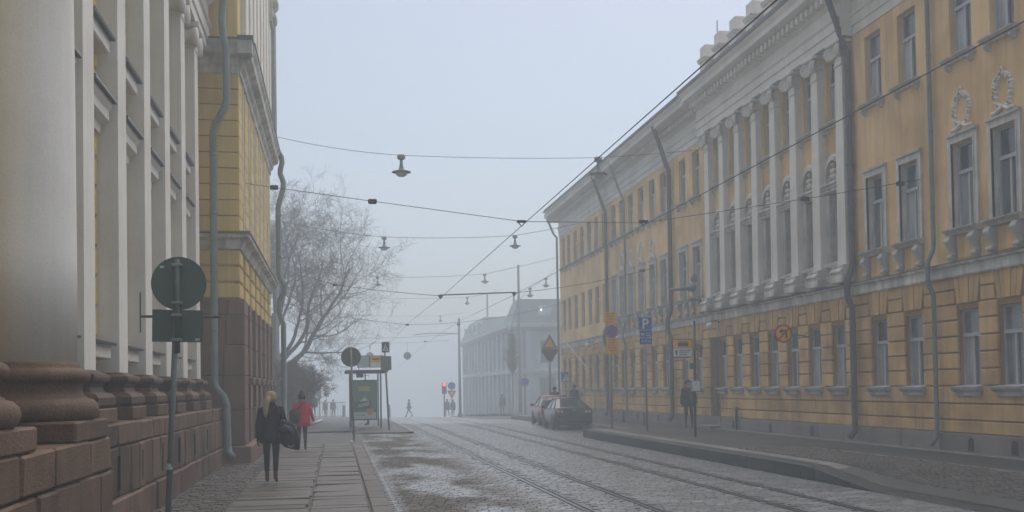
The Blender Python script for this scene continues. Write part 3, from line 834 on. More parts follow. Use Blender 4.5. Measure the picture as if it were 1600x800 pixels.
for (ua, ub, za, zb) in lops:
    uc = (ua+ub)/2; low = za < 4
    w = place_window(lb, kl if low else ku, (LX, uc, za+.01))
    put('sill', lsl, 'white', w, (0, 0, 0)); put('flashing', fls, 'zinc', w, (0, 0, 0))
    if low:
        put('hood', hood, 'white', w, (0, 0, 2.98)); put('flashing', hfl, 'zinc', w, (0, 0, 2.98))
# rustication of the yellow wall strips between pilaster and window
for i, p in enumerate(LP[:-1]):
    z = 2.1
    while z < 9.4:
        for a, b in ((p+.6, p+.82), (p+1.82, p+2.045)):
            MB(wf).cbox(a+.01, b-.01, -.02, .05, z+.02, min(z+.40, 9.5), .02).build('block', 'yellow', lb)
        z += .42
px_shaft = MB(lk).add([(0, 0, 2.02), (.6, 0, 2.02), (.6, .33, 2.02), (0, .33, 2.02), (.03, 0, 9.35), (.57, 0, 9.35), (.57, .31, 9.35), (.03, .31, 9.35)],
                      [(0, 1, 5, 4), (1, 2, 6, 5), (2, 3, 7, 6), (3, 0, 4, 7), (4, 5, 6, 7), (0, 1, 2, 3)]).mesh('pilaster')
pcap = MB(lk).cbox(-.06, .66, 0, .43, 9.80, 9.95, .02).cbox(0, .6, 0, .33, 9.35, 9.8, .02).mesh('capital')
prol = []
for e in (-.04, .64): prol.append(MB().lathe([(.20, .02), (.20, .06), (.14, .16), (.19, .28), (.22, .34), (.2, .40), (.05, .42)], (0, e, 9.58), 14, 'x').mesh('volute_roll'))
pbase = MB(lk)
def attic_base(mb, u0, u1, d0, d1, z0, z1, t=.16):
    h = z1-z0
    pr_ = [(0, 0), (1.0, .0), (1.25, .1), (1.25, .28), (1.0, .38), (.55, .44), (.42, .55), (.55, .66), (.85, .72), (.92, .8), (.85, .88), (.4, .94), (.15, 1.0)]
    rings = []
    for k, z in pr_[1:]:
        e = t*k; rings.append([(u0-e, d0, z0+h*z), (u1+e, d0, z0+h*z), (u1+e, d1+e, z0+h*z), (u0-e, d1+e, z0+h*z)])
    mb.loft(rings); return mb
attic_base(pbase, 0, .6, 0, .33, 1.54, 2.02)
pbase = pbase.mesh('base')
pblk = MB(lk).cbox(-.2, .8, -.1, .55, 1.36, 1.54, .015).mesh('base_block')
for p in LP:
    o = Vector((LX, p, 0))-wpos(lb)
    q = put('pilaster', px_shaft, 'white', lb, o)
    put('capital', pcap, 'white', q, (0, 0, 0)); [put('volute_roll', v_, 'white', q, (0, 0, 0), True) for v_ in prol]
    put('base', pbase, 'granite', q, (0, 0, 0), False); put('base_block', pblk, 'granite', q, (0, 0, 0))
mbx = MB(wf)
attic_base(mbx, 11.2, 25.3, 0, .06, 1.54, 2.02, .12); mbx.build('base_course', 'granite', lb)
MB(wf).cbox(11.2, 25.4, 0, .25, 1.36, 1.54, .02).build('base_course', 'granite', lb)
# entablature
mb = MB(wf); mb.extrude([(d_-.37 if d_ else 0, z_) for d_, z_ in [(0, 9.95), (.72, 9.95), (.72, 10.2), (.76, 10.21), (.76, 10.5), (.82, 10.55), (.82, 10.6), (.74, 10.62), (.74, 11.1), (.84, 11.2), (.9, 11.3), (1.15, 11.36), (1.15, 11.55), (1.25, 11.66), (0, 11.8)]], 2, 25.5); mb.build('entablature', 'white', lb)
# round columns standing on the projecting plinth in front
def column(y):
    c = (-2.95, y)
    q = MB().lathe([(.515, 2.02), (.515, 3), (.50, 5), (.47, 7), (.44, 9.4)], (c[0], c[1], 0), 40).build('column', 'white', lb, True)
    pr_ = [(.655, 1.48), (.69, 1.51), (.71, 1.57), (.70, 1.63), (.66, 1.67), (.60, 1.69), (.60, 1.70), (.575, 1.71), (.56, 1.75), (.56, 1.80), (.58, 1.825), (.60, 1.84), (.605, 1.84), (.625, 1.86), (.635, 1.90), (.62, 1.94), (.585, 1.96), (.54, 1.97), (.54, 1.995), (.525, 2.02)]
    MB().lathe(pr_, (c[0], c[1], 0), 44).build('base', 'granite', q, True)
    MB().cbox(c[0]-.66, c[0]+.67, y-.655, y+.655, 1.285, 1.478, .02).build('base_block', 'granite', q)
    MB().cbox(c[0]-.55, c[0]+.55, y-.55, y+.55, 9.8, 9.95, .02).lathe([(.44, 9.4), (.5, 9.5), (.52, 9.8)], (c[0], c[1], 0), 24).build('capital', 'white', q)
column(10.3); column(7.8); column(5.3)
# plinth stones
rs = random.Random(31)
def stones(x0, depth, y0, y1, courses, nm='stone_block'):
    for (z0, z1, l0, l1) in courses:
        y = y0
        while y < y1-.02:
            yb = min(y+rs.uniform(l0, l1), y1)
            if y1-yb < .25: yb = y1
            pr_ = rs.uniform(-.012, .012)
            MB().cbox(x0-depth, x0+pr_, y+.008, yb-.008, z0+.007, z1-.008, .022, .010, rs).build(nm, 'granite', lb)
            y = yb
stones(-2.67, .75, 11.14, 25.5, [(1.06, 1.355, .9, 1.6), (.42, 1.06, .45, .9)])
stones(-2.63, .79, 11.14, 25.5, [(-.1, .42, .9, 1.5)])
stones(-2.28, 1.4, 4.0, 11.12, [(.94, 1.283, .8, 1.4), (.25, .94, .45, .85)])
stones(-2.24, 1.4, 4.0, 11.12, [(-.1, .25, .8, 1.4)])
for y in (13.4, 14.9, 16.6, 18.4, 20.3, 22.2, 24.1):
    MB().box(-2.70, -2.648, y, y+.06, .52, .95).build('drain_slot', 'sign_black', lb)
# ------------------------------------------------------------------ yellow corner building
yb_ = thing('yellow_corner_building', 'yellow rusticated corner building with granite base and grey cornices', 'building', (-2.3, 31, 0))
YC, YE, YX = 25.62, 37.6, -2.27
# granite base: camera-facing blocks and street-side piers
rs = random.Random(41)
MB().cbox(-3.6, -2.03, YC-.22, YE, -.2, .42, .03).build('base_course', 'granite_red', yb_)
gz = [.42, 1.28, 2.12, 2.86, 3.6, 3.98]
for a, b in zip(gz[:-1], gz[1:]):
    cut = -2.62+rs.uniform(-.1, .1)
    MB().cbox(-3.6, cut-.005, YC-.08, YC+1.0, a+.006, b-.006, .015, .004, rs).build('stone_block', 'granite_red', yb_)
    MB().cbox(cut+.005, -2.17, YC-.085, YC+1.0, a+.006, b-.006, .015, .004, rs).build('stone_block', 'granite_red', yb_)
MB().box(-3.6, -2.42, YC+.9, YE-.2, .42, 3.98).build('base_wall', 'granite_red', yb_)
for i in range(6):
    y = YC+1.02+i*1.85
    for a, b in zip(gz[:-1], gz[1:]):
        MB().cbox(-2.6, -2.18, y+.72, y+1.45, a+.006, b-.006, .015, .004, rs).build('stone_block', 'granite_red', yb_)
    MB().cbox(-2.45, -2.05, y-.1, y+.8, 1.9, 2.08, .02).build('sill', 'granite_red', yb_)
    w = MB().box(-2.40, -2.36, y+.02, y+.7, 2.08, 3.5).build('window', 'wood_dark', yb_)
    MB().box(-2.365, -2.35, y+.08, y+.33, 2.14, 3.44).build('pane', 'pane', w); MB().box(-2.365, -2.35, y+.39, y+.64, 2.14, 3.44).build('pane', 'pane', w)
# yellow band with rusticated blocks and small openings
def yellow_zone(z0, z1, h, gap, dep):
    MB().box(-3.6, YX-dep, YC+.06, YE-.05, z0, z1).build('wall', 'yellow', yb_)
    z = z0
    while z < z1-.05:
        zt = min(z+h, z1)
        MB().cbox(-3.6, YX, YC, YC+.9, z+gap/2, zt-gap/2, gap*.5).build('block', 'yellow', yb_)
        for i in range(6):
            y = YC+.9+i*1.85
            MB().cbox(YX-.4, YX, y+.78, min(y+1.85, YE), z+gap/2, zt-gap/2, gap*.5).build('block', 'yellow', yb_)
        z = zt
yellow_zone(3.98, 5.2, .405, .05, .16)
def ledge(z, prof, m='stucco', nm='cornice'):
    mb = MB(); mb.extrude([(d, z+h) for d, h in prof], YC-.0, YE, lambda u, d, q: (YX+d, u, q)); mb.build(nm, m, yb_)
    mb = MB(); mb.extrude([(d, z+h) for d, h in prof], -3.4, YX+.0, lambda u, d, q: (u, YC-d, q)); mb.build(nm, m, yb_)
    D = max(d for d, h in prof); zt = max(h for d, h in prof); zb = sorted(h for d, h in prof if d > D*.6)[0]
    MB().box(YX, YX+D*.92, YC-D*.92, YC, z+zb, z+zt-.01).build(nm, m, yb_)
ledge(5.2, [(-.05, 0), (.03, 0), (.08, .1), (.10, .2), (.24, .26), (.25, .34), (-.05, .36)])
ledge(5.2, [(-.05, .365), (.275, .345), (.28, .375), (-.05, .42)], 'zinc', 'flashing')
yellow_zone(5.62, 9.55, .39, .022, .2)
for i in range(6):
    y = YC+.92+i*1.85
    w = MB().box(YX-.19, YX-.15, y+.06, y+.72, 6.0, 8.9).build('window', 'wood_white', yb_)
    for a in (6.06, 7.9): MB().box(YX-.155, YX-.14, y+.11, y+.67, a, a+(1.78 if a < 7 else .94)).build('pane', 'pane', w)
    MB().cbox(YX-.2, YX+.03, y+.0, y+.1, 5.65, 9.5, .01).build('window_surround', 'white', yb_)
ledge(9.5, [(-.05, 0), (.04, 0), (.05, .15), (.12, .22), (.14, .34), (.30, .42), (.32, .58), (.38, .66), (.38, .74), (-.05, .8)])
ledge(9.5, [(-.05, .805), (.40, .745), (.41, .78), (-.05, .86)], 'zinc', 'flashing')
MB().box(-3.6, YX-.02, YC+.04, YE-.6, 10.36, 16.0).build('attic_wall', 'yellow', yb_)
for i in range(8):
    y = YC+.9+i*1.38
    MB().cbox(YX-.06, YX+.12, y, y+.75, 10.36, 15.9, .015).build('attic_pilaster', 'white', yb_)
MB().cbox(YX-.3, YX+.22, YE-1.4, YE-.5, 14.6, 16.0, .02).build('end_console', 'stucco', yb_)
for z, q in ((15.4, 1.0), (14.85, .7)): MB().lathe([(.001, -.45), (.15*q, -.42), (.18*q, 0), (.15*q, .42), (.001, .45)], (YX+.24, YE-.9, z), 12, 'y').build('scroll', 'stucco', yb_, True)
# downpipes of the corner
def pipe_path(nm, pts, r, m, parent, zs=(), xy=None):
    p = MB().tube(pts, r, 14).build(nm, m, parent, True)
    for z in zs: MB().lathe([(r*1.01, z-.02), (r*1.12, z-.02), (r*1.12, z+.02), (r*1.01, z+.02)], (xy[0], xy[1], 0), 14).build('collar', m, p, True)
PXL, PYL = -2.84, 25.18
pipe_path('downpipe', [(-2.2, 25.0, 11.75), (-2.45, 25.0, 11.5), (-2.56, 25.0, 11.2), (-2.60, 25.0, 10.6), (-2.56, 25.0, 10.2), (-2.50, 25.0, 9.9), (-2.50, 25.0, 8.7), (-2.54, 25.0, 8.5), (-2.78, 25.1, 8.1), (PXL, PYL, 7.9),
                       (PXL, PYL, 2.0), (-2.82, 25.14, 1.85), (-2.62, 25.08, 1.6), (-2.56, 25.08, 1.42), (-2.53, 25.06, .45), (-2.50, 25.0, .28), (-2.40, 24.85, .2)], .085, 'pipe', yb_, (3.2, 4.6, 6.0, 7.4), (PXL, PYL))
pipe_path('downpipe', [(-2.08, 37.3, 15.9), (-2.08, 37.3, 10.6), (-2.02, 37.3, 10.4), (-1.84, 37.3, 10.1), (-1.82, 37.3, 9.9), (-1.88, 37.3, 9.65), (-1.89, 37.3, 9.5), (-1.78, 37.3, 9.2), (-1.79, 37.3, 8.95), (-1.92, 37.3, 8.5), (-1.97, 37.3, 8.3), (-1.97, 37.3, 5.9),
                       (-1.92, 37.3, 5.75), (-1.78, 37.3, 5.5), (-1.8, 37.3, 5.2), (-1.96, 37.3, 4.95), (-1.98, 37.3, 4.6), (-1.9, 37.3, 4.3), (-1.82, 37.3, 4.1), (-1.82, 37.3, .3), (-1.72, 37.2, .15)], .095, 'pipe', yb_, (2.2, 6.5, 8.0), (-1.95, 37.3))

# ------------------------------------------------------------------ pale corner building in the distance
fb = thing('pale_corner_building', 'pale two storey corner building with grey mansard roofs fading in fog', 'building', (16, 92, -1))
FX, FY0, FY1 = 16.0, 91.5, 128.0
ff = lambda u, d, z: (FX-d, u, z)
NB = 12; bw = (FY1-FY0-3)/NB
fo = []
for i in range(NB):
    u = FY0+3+bw*(i+.5)
    fo += [(u-.75, u+.75, -.6, 2.5), (u-.6, u+.6, 4.1, 6.3)]
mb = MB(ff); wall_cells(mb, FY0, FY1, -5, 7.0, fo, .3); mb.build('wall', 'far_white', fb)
for (a, b, c, d) in fo:
    w = MB(ff).box(a, b, -.3, -.24, c, d).build('window', 'wood_white', fb)
    for k in range(2): MB(ff).box(a+.08+k*(b-a-.1)/2, a+(k+1)*(b-a-.1)/2, -.245, -.225, c+.1, d-.1).build('pane', 'pane', w)
for i in range(NB+1):
    u = FY0+3+bw*i; MB(ff).box(u-.3, u+.3, 0, .25, -5, 7.0).build('pilaster', 'far_white', fb)
mb = MB(ff); mb.extrude([(0, 3.0), (.3, 3.0), (.3, 3.3), (0, 3.4)], FY0, FY1); mb.extrude([(0, 6.9), (.3, 6.9), (.7, 7.2), (.7, 7.45), (0, 7.6)], FY0, FY1); mb.build('cornice', 'far_white', fb)
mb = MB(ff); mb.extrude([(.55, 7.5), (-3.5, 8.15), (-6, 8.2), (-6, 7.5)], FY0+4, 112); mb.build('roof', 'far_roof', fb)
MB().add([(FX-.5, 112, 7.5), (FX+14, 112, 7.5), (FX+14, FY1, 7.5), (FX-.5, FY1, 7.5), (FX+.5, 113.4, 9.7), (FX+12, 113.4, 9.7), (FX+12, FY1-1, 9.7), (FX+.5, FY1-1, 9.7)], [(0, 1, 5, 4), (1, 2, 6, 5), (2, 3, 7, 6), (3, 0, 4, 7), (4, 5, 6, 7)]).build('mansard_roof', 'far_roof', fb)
for u in (114.5, 118, 121.5, 125):
    MB(ff).box(u-.5, u+.5, -.9, .3, 7.6, 9.0).build('dormer', 'far_white', fb)
for u in (98, 105): MB().cbox(FX+3, FX+4, u, u+1.2, 7.8, 9.3, .05).build('chimney', 'far_white', fb)
# corner pavilion facing the cross street
cf = lambda u, d, z: (u, FY0-d, z)
co = [(FX+2.3, FX+3.8, -.4, 2.6), (FX+2.4, FX+3.7, 3.9, 6.0), (FX+6, FX+7.6, -.4, 2.6), (FX+6.1, FX+7.5, 3.9, 6.0)]
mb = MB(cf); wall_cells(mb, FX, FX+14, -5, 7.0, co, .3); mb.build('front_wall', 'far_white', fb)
for (a, b, c, d) in co:
    w = MB(cf).box(a, b, -.3, -.24, c, d).build('window', 'wood_white', fb); MB(cf).box(a+.1, b-.1, -.245, -.225, c+.1, d-.1).build('pane', 'pane', w)
for u in (FX+2.2, FX+5.6): MB().box(u, u+1.3, FY0-.2, FY0+1, 8.0, 9.2).build('dormer', 'far_white', fb)
for u in (FX+.1, FX+1.0, FX+4.6): MB(cf).box(u, u+.65, 0, .22, -5, 6.9).build('pilaster', 'far_white', fb)
mb = MB(cf); mb.extrude([(0, 3.0), (.25, 3.0), (.25, 3.3), (0, 3.4)], FX-.2, FX+14); mb.extrude([(0, 6.9), (.3, 6.9), (.7, 7.2), (.7, 7.5), (0, 7.6)], FX-.5, FX+14); mb.build('cornice', 'far_white', fb)
z0, z1 = 7.5, 9.8
MB().add([(FX-.4, FY0-.5, z0), (FX+14, FY0-.5, z0), (FX+14, FY0+4, z0), (FX-.4, FY0+4, z0), (FX+.5, FY0+.4, z1), (FX+13, FY0+.4, z1), (FX+13, FY0+3.2, z1), (FX+.5, FY0+3.2, z1)],
         [(0, 1, 5, 4), (1, 2, 6, 5), (2, 3, 7, 6), (3, 0, 4, 7), (4, 5, 6, 7)]).build('pavilion_roof', 'far_roof', fb)
for u, t in ((118, 12.8), (100, 11.2)): MB().tube([(FX+1.5, u, 8.5), (FX+1.5, u, t)], .10, 6).build('flagpole', 'metal_grey', fb)
MB().lathe([(.001, -.14), (.07, 0), (.001, .14)], (18.4, 90.85, 8.75), 10).build('roof_lamp', 'bulb', fb)


# ------------------------------------------------------------------ signs and posts
def disc(mb, c, r, y0, y1, n=28): mb.lathe([(.001, y0), (r, y0), (r, y1), (.001, y1)], (c[0], 0, c[1]), n, 'y'); return mb
def post(t, x, y, z0, z1, r=.035, m='metal_grey', lean=0.0):
    return MB().tube([(x, y, z0), (x+lean, y, z1)], r, 10).build('post', m, t, True)
def rrect(x0, x1, z0, z1, r=.03):
    out = []
    for cx, cz, a in ((x1-r, z1-r, 0), (x0+r, z1-r, 90), (x0+r, z0+r, 180), (x1-r, z0+r, 270)):
        out += [(cx+r*math.cos(rad(a+b)), cz+r*math.sin(rad(a+b))) for b in (0, 30, 60, 90)]
    return out
def plate(nm, m, t, x0, x1, z0, z1, y, th=.012, r=.03):
    return MB().poly(rrect(x0, x1, z0, z1, r), y, y+th, lambda a, b, q: (a, q, b)).build(nm, m, t)
def strip(nm, m, t, pts, w, y, th=.004):
    """flat painted stroke through points (x,z)"""
    mb = MB()
    for (a, b), (c, d) in zip(pts[:-1], pts[1:]):
        L_ = math.hypot(c-a, d-b); nx, nz = -(d-b)/L_*w/2, (c-a)/L_*w/2
        mb.poly([(a+nx, b+nz), (c+nx, d+nz), (c-nx, d-nz), (a-nx, b-nz)], y, y+th, lambda p, q, r: (p, r, q))
    return mb.build(nm, m, t)
def text(nm, body, m, t, x, z, y, size, align='CENTER'):
    cu = bpy.data.curves.new(nm, 'FONT'); cu.body = body; cu.size = size; cu.align_x = align; cu.extrude = .002; cu.offset = size*.018
    o = bpy.data.objects.new(nm, cu); col.objects.link(o)
    dg = bpy.context.evaluated_depsgraph_get(); me = bpy.data.meshes.new_from_object(o.evaluated_get(dg))
    bpy.data.objects.remove(o); bpy.data.curves.remove(cu); me.materials.clear()
    me.transform(Matrix.Translation((x, y, z)) @ Matrix.Rotation(rad(90), 4, 'X'))
    return put(nm, me, m, t)

t = thing('road_sign', 'green backed round sign above a square plate on a tall post by the granite plinth', 'sign', (-2.02, 12.9, 0))
post(t, -2.02, 12.9, -.02, 2.86, .035, 'sign_back2', .13)
post(t, -1.885, 12.87, 2.2, 3.34, .033, 'sign_back')
disc(MB(), (-1.87, 3.05), .325, 12.92, 12.94, 40).build('round_plate', 'sign_back', t)
p = MB().poly([(-2.185, 2.345), (-1.59, 2.33), (-1.58, 2.72), (-2.18, 2.735)], 12.92, 12.94, lambda a, b, q: (a, q, b)).build('square_plate', 'sign_back', t)
for z, x in ((3.27, -1.885), (2.81, -1.885), (2.66, -1.89), (2.36, -1.895)):
    MB().cbox(x-.06, x+.06, 12.83, 12.93, z-.018, z+.018, .006).build('clamp', 'metal_grey', t)
strip('sticker', 'poster_pale', t, [(-2.09, 3.25), (-2.04, 3.25)], .025, 12.914); strip('sticker', 'poster_pale', t, [(-1.68, 2.365), (-1.63, 2.365)], .025, 12.914)
MB().lathe([(.037, .80), (.037, .87)], (-1.985, 12.9, 0), 12).build('sticker', 'poster_pale', t)
t2_ = thing('wall_bracket', 'thin dark horizontal bracket rod behind the green backed round sign', 'bracket', (-2.3, 14.6, 2.7))
MB().tube([(-2.62, 14.6, 2.77), (-1.55, 14.6, 2.76)], .018, 6).build('rod', 'metal_dark', t2_); MB().tube([(-2.62, 14.6, 2.55), (-2.62, 14.6, 3.1)], .01, 6).build('upright', 'metal_dark', t2_)

t = thing('road_sign', 'round dark backed sign on a slender post at the end of the kerb', 'sign', (.55, 34.3, 0))
post(t, .57, 34.3, -.05, 3.1, .035, 'metal_grey', -.07)
disc(MB(), (.50, 2.82), .33, 34.34, 34.36, 32).build('round_plate', 'sign_back2', t)
MB().cbox(.44, .58, 34.2, 34.4, -.06, .05, .02).build('foot', 'sign_white', t)

t = thing('crossing_sign', 'small pedestrian crossing sign over a grey plate on a leaning post beside the shelter', 'sign', (2.1, 42.5, 0))
post(t, 2.14, 42.5, .04, 3.7, .04, 'metal_grey', -.16)
plate('square_plate', 'sign_back2', t, 1.83, 2.26, 2.52, 3.10, 42.44)
plate('crossing_plate', 'sign_back', t, 1.87, 2.19, 3.25, 3.68, 42.44)
MB().poly([(1.91, 3.32), (2.15, 3.32), (2.03, 3.60)], 42.43, 42.438, lambda a, b, q: (a, q, b)).build('white_triangle', 'sign_white', t)
strip('figure', 'sign_black', t, [(1.99, 3.36), (2.03, 3.45), (2.03, 3.53)], .03, 42.42); strip('figure', 'sign_black', t, [(2.07, 3.36), (2.03, 3.45)], .03, 42.42)

# tram stop shelter
def shelter():
    x0, x1, y0, y1 = .62, 2.02, 46.6, 49.6; z0 = .05
    t = thing('tram_shelter', 'glass tram shelter with a green poster and a timetable board on its roof', 'shelter', (1.3, 48, z0))
    for (x, y) in ((x0+.03, y0), (x1-.03, y0+.0), (x0+.03, y1), (x1-.03, y1)): MB().box(x-.035, x+.035, y-.035, y+.035, z0-.05, 2.52).build('post', 'metal_dark', t)
    MB().box(1.28, 1.33, y0-.02, y0+.03, 2.17, 2.52).build('post', 'metal_dark', t)
    MB().cbox(x0-.22, x1+.3, y0-.35, y1+.3, 2.5, 2.62, .03).build('roof', 'metal_dark', t)
    MB().box(x0+.07, x0+.085, y0+.1, y1-.1, .35, 2.2).build('glass_wall', 'clear', t)
    MB().box(x0+.1, x1-.1, y1-.01, y1+.01, .35, 2.2).build('glass_wall', 'clear', t)
    p = MB().box(x0+.02, x1-.2, y0-.09, y0+.08, .36, 2.17).build('poster_case', 'metal_dark', t)
    yq = y0-.10
    a, b = x0+.07, x1-.25
    MB().box(a, b, yq, yq+.008, .42, 2.12).build('poster', 'poster_green', p)
    MB().box(a, b, yq-.004, yq, .42, .72).build('poster_field', 'poster_pale', p)
    rr = random.Random(2)
    for row, z in enumerate((1.83, 1.72)):
        x = a+.28+row*.04
        while x < b-.3:
            w = rr.uniform(.03, .06); strip('poster_lettering', 'poster_yellow', p, [(x, z), (x+w, z)], .085, yq-.008); x += w+.015
    MB().poly([(a+.12, .80), (b-.22, .84), (b-.18, 1.24), (a+.10, 1.20)], yq-.008, yq-.004, lambda q, w, e: (q, e, w)).build('poster_picture', 'poster_dark', p)
    for q in range(5):
        x = a+.28+q*.1; strip('poster_script', 'poster_pale', p, [(x, .93+.02*q), (x+.05, 1.08+.03*q), (x+.09, .95+.02*q)], .025, yq-.012)
    MB().poly([(a+.35, 1.2), (a+.75, 1.24), (a+.62, 1.34), (a+.55, 1.42), (a+.48, 1.32)], yq-.012, yq-.008, lambda q, w, e: (q, e, w)).build('poster_motif', 'poster_pale', p)
    MB().poly([(b-.37, .60), (b-.16, .60), (b-.12, .88), (b-.41, .88)], yq-.012, yq-.008, lambda q, w, e: (q, e, w)).build('poster_cup', 'poster_orange', p)
    strip('poster_lettering', 'poster_green', p, [(a+.15, .60), (b-.5, .60)], .03, yq-.008)
    MB().box(x0+.28, x0+.6, y0-.3, y0-.15, 2.28, 2.48).build('display', 'metal_dark', t)
    MB().box(x0+.62, x0+.85, y0-.2, y0-.19, 2.36, 2.38).build('display_arm', 'metal_dark', t)
    s_ = MB().box(x0+.33, x1+.1, y0-.3, y0-.24, 2.72, 3.26).build('roof_board', 'metal_dark', t)
    MB().box(x0+.36, x0+.86, y0-.312, y0-.30, 2.74, 3.24).build('route_plate', 'poster_pale', s_)
    MB().box(x0+.90, x1+.08, y0-.312, y0-.30, 2.98, 3.24).build('stop_plate', 'sign_yellow', s_); MB().box(x0+.90, x1+.08, y0-.312, y0-.30, 2.74, 2.97).build('line_plate', 'sign_white', s_)
    strip('tram_symbol', 'sign_black', s_, [(x0+1.0, 3.1), (x0+1.35, 3.1)], .06, y0-.318)
    for x in (x0+.4, x1): MB().tube([(x, y0-.27, 2.6), (x, y0-.27, 2.74)], .015, 6).build('board_stay', 'metal_dark', t)
    MB().box(x0+.3, x1-.1, y1-.5, y1-.12, .45, .50).build('bench', 'metal_grey', t)
shelter()

# right-hand signs
t = thing('no_parking_sign', 'yellow plate, blue no parking disc and second yellow plate stacked on one post', 'sign', (10.85, 39.5, .05))
post(t, 10.80, 39.55, -.05, 4.6, .05, 'metal_grey', .04)
plate('yellow_plate', 'sign_yellow', t, 10.56, 11.04, 4.18, 4.66, 39.46); plate('yellow_plate', 'sign_yellow', t, 10.61, 11.12, 2.97, 3.63, 39.46)
rr = random.Random(8)
for (xa, xb, za, zb) in ((10.62, 10.98, 4.26, 4.6), (10.67, 11.06, 3.05, 3.56)):
    z = zb
    while z > za:
        x = xa+rr.uniform(0, .05)
        while x < xb-.06:
            w = rr.uniform(.04, .1); strip('lettering', 'sign_red', t, [(x, z), (min(x+w, xb), z)], .035, 39.452); x += w+.04
        z -= .105
disc(MB(), (10.85, 3.89), .26, 39.46, 39.47).build('disc', 'sign_red', t); disc(MB(), (10.85, 3.89), .205, 39.45, 39.462).build('blue_face', 'sign_blue', t)
strip('slash', 'sign_red', t, [(10.71, 4.03), (10.99, 3.75)], .05, 39.442)

t = thing('parking_sign', 'blue parking sign with white P and two lower plates on a thin post', 'sign', (10.85, 35, .1))
post(t, 10.86, 35.05, .08, 4.1, .03, 'metal_grey', .0)
plate('parking_plate', 'sign_blue', t, 10.62, 11.08, 3.70, 4.14, 35); text('letter', 'P', 'sign_white', t, 10.85, 3.745, 34.99, .50)
plate('symbol_plate', 'sign_blue', t, 10.64, 11.09, 3.42, 3.68, 35); plate('symbol_plate', 'sign_blue', t, 10.64, 11.09, 3.18, 3.40, 35)
strip('symbol', 'sign_white', t, [(10.70, 3.58), (10.72, 3.50), (10.75, 3.58), (10.78, 3.50), (10.80, 3.58)], .025, 34.99)
for a, b, z in ((10.87, 10.92, 3.57), (10.98, 11.04, 3.57), (10.87, 11.04, 3.50), (10.7, 10.78, 3.29), (10.82, 10.9, 3.31), (10.94, 11.03, 3.29)): strip('symbol', 'sign_white', t, [(a, z), (b, z)], .022, 34.99)

t = thing('tram_stop_sign', 'yellow and white tram stop board with timetable box on a dark post', 'sign', (10.9, 30.2, .1))
post(t, 10.895, 30.2, .08, 3.70, .04, 'metal_dark', .04)
b_ = MB().cbox(10.20, 10.86, 30.16, 30.24, 2.56, 3.14, .015).build('stop_board', 'metal_dark', t)
plate('yellow_panel', 'sign_yellow', b_, 10.23, 10.83, 2.86, 3.11, 30.145, .012, .01); plate('white_panel', 'sign_white', b_, 10.23, 10.83, 2.59, 2.85, 30.145, .012, .01)
strip('tram_symbol', 'sign_black', b_, [(10.37, 2.96), (10.71, 2.96)], .10, 30.138); strip('tram_symbol', 'sign_black', b_, [(10.4, 3.04), (10.68, 3.04)], .02, 30.138)
MB().lathe([(.001, 0), (.035, 0), (.035, .006), (.001, .006)], (10.32, 30.136, 2.76), 10, 'y').build('figure', 'sign_black', b_); strip('figure', 'sign_black', b_, [(10.32, 2.73), (10.32, 2.64)], .05, 30.138)
for k, z in enumerate((2.79, 2.73, 2.66)): strip('lettering', 'sign_back2', b_, [(10.42, z), (10.78-.06*k, z)], .022, 30.138)
MB().cbox(10.74, 10.90, 30.08, 30.2, 2.2, 2.40, .02).build('ticket_box', 'poster_dark', t)
bx_ = MB().cbox(10.75, 11.05, 30.06, 30.15, 1.50, 1.86, .015).build('timetable_box', 'metal_grey', t); plate('timetable', 'sign_white', bx_, 10.775, 11.025, 1.53, 1.83, 30.05, .008, .008)

t = thing('turn_ban_sign', 'yellow no left turn sign with red rim on a bracket from the ochre wall', 'sign', (12.6, 27.5, 3.2))
X_, Z_, Y_ = 12.6, 3.14, 27.46
disc(MB(), (X_, Z_), .265, Y_-.01, Y_).build('disc', 'sign_red', t); disc(MB(), (X_, Z_), .215, Y_-.02, Y_-.012).build('yellow_face', 'sign_yellow', t)
strip('arrow', 'sign_black', t, [(X_+.08, Z_-.14), (X_+.08, Z_+.07), (X_-.05, Z_+.07)], .05, Y_-.03)
MB().poly([(X_-.15, Z_+.07), (X_-.04, Z_+.15), (X_-.04, Z_-.01)], Y_-.03, Y_-.026, lambda a, b, q: (a, q, b)).build('arrow', 'sign_black', t)
strip('slash', 'sign_red', t, [(X_-.15, Z_-.16), (X_+.16, Z_+.15)], .045, Y_-.036)
MB().tube([(X_, Y_+.03, Z_), (13.2, 27.9, Z_-.02), (13.55, 28.2, Z_-.02), (13.9, 28.2, Z_-.12)], .02, 6).tube([(13.55, 28.2, Z_-.02), (13.9, 28.2, Z_+.18)], .014, 6).build('bracket', 'metal_grey', t)

t = thing('warning_sign', 'yellow warning triangle above a dark inverted sign back near the parked cars', 'sign', (11.7, 57, 0))
Y_ = 57.0; post(t, 12.0, Y_+.05, -.05, 4.6, .05, 'metal_grey', 0)
def tri(c, w, h, z, inv=False): return [(c-w/2, z), (c+w/2, z), (c, z+h)] if not inv else [(c-w/2, z), (c, z-h), (c+w/2, z)]
MB().poly(tri(12.0, .92, .80, 3.92), Y_-.02, Y_, lambda a, b, q: (a, q, b)).build('red_triangle', 'sign_rust', t)
MB().poly(tri(12.0, .60, .52, 4.0), Y_-.03, Y_-.022, lambda a, b, q: (a, q, b)).build('yellow_face', 'sign_yellow', t)
MB().poly([(11.54, 3.9), (11.5, 3.78), (11.82, 3.28), (12.0, 3.16), (12.18, 3.28), (12.5, 3.78), (12.46, 3.9)], Y_-.02, Y_, lambda a, b, q: (a, q, b)).build('sign_back', 'sign_brown', t)
MB().tube([(12.0, Y_, 3.6), (13.9, Y_+1, 3.6)], .02, 6).build('bracket', 'metal_grey', t)

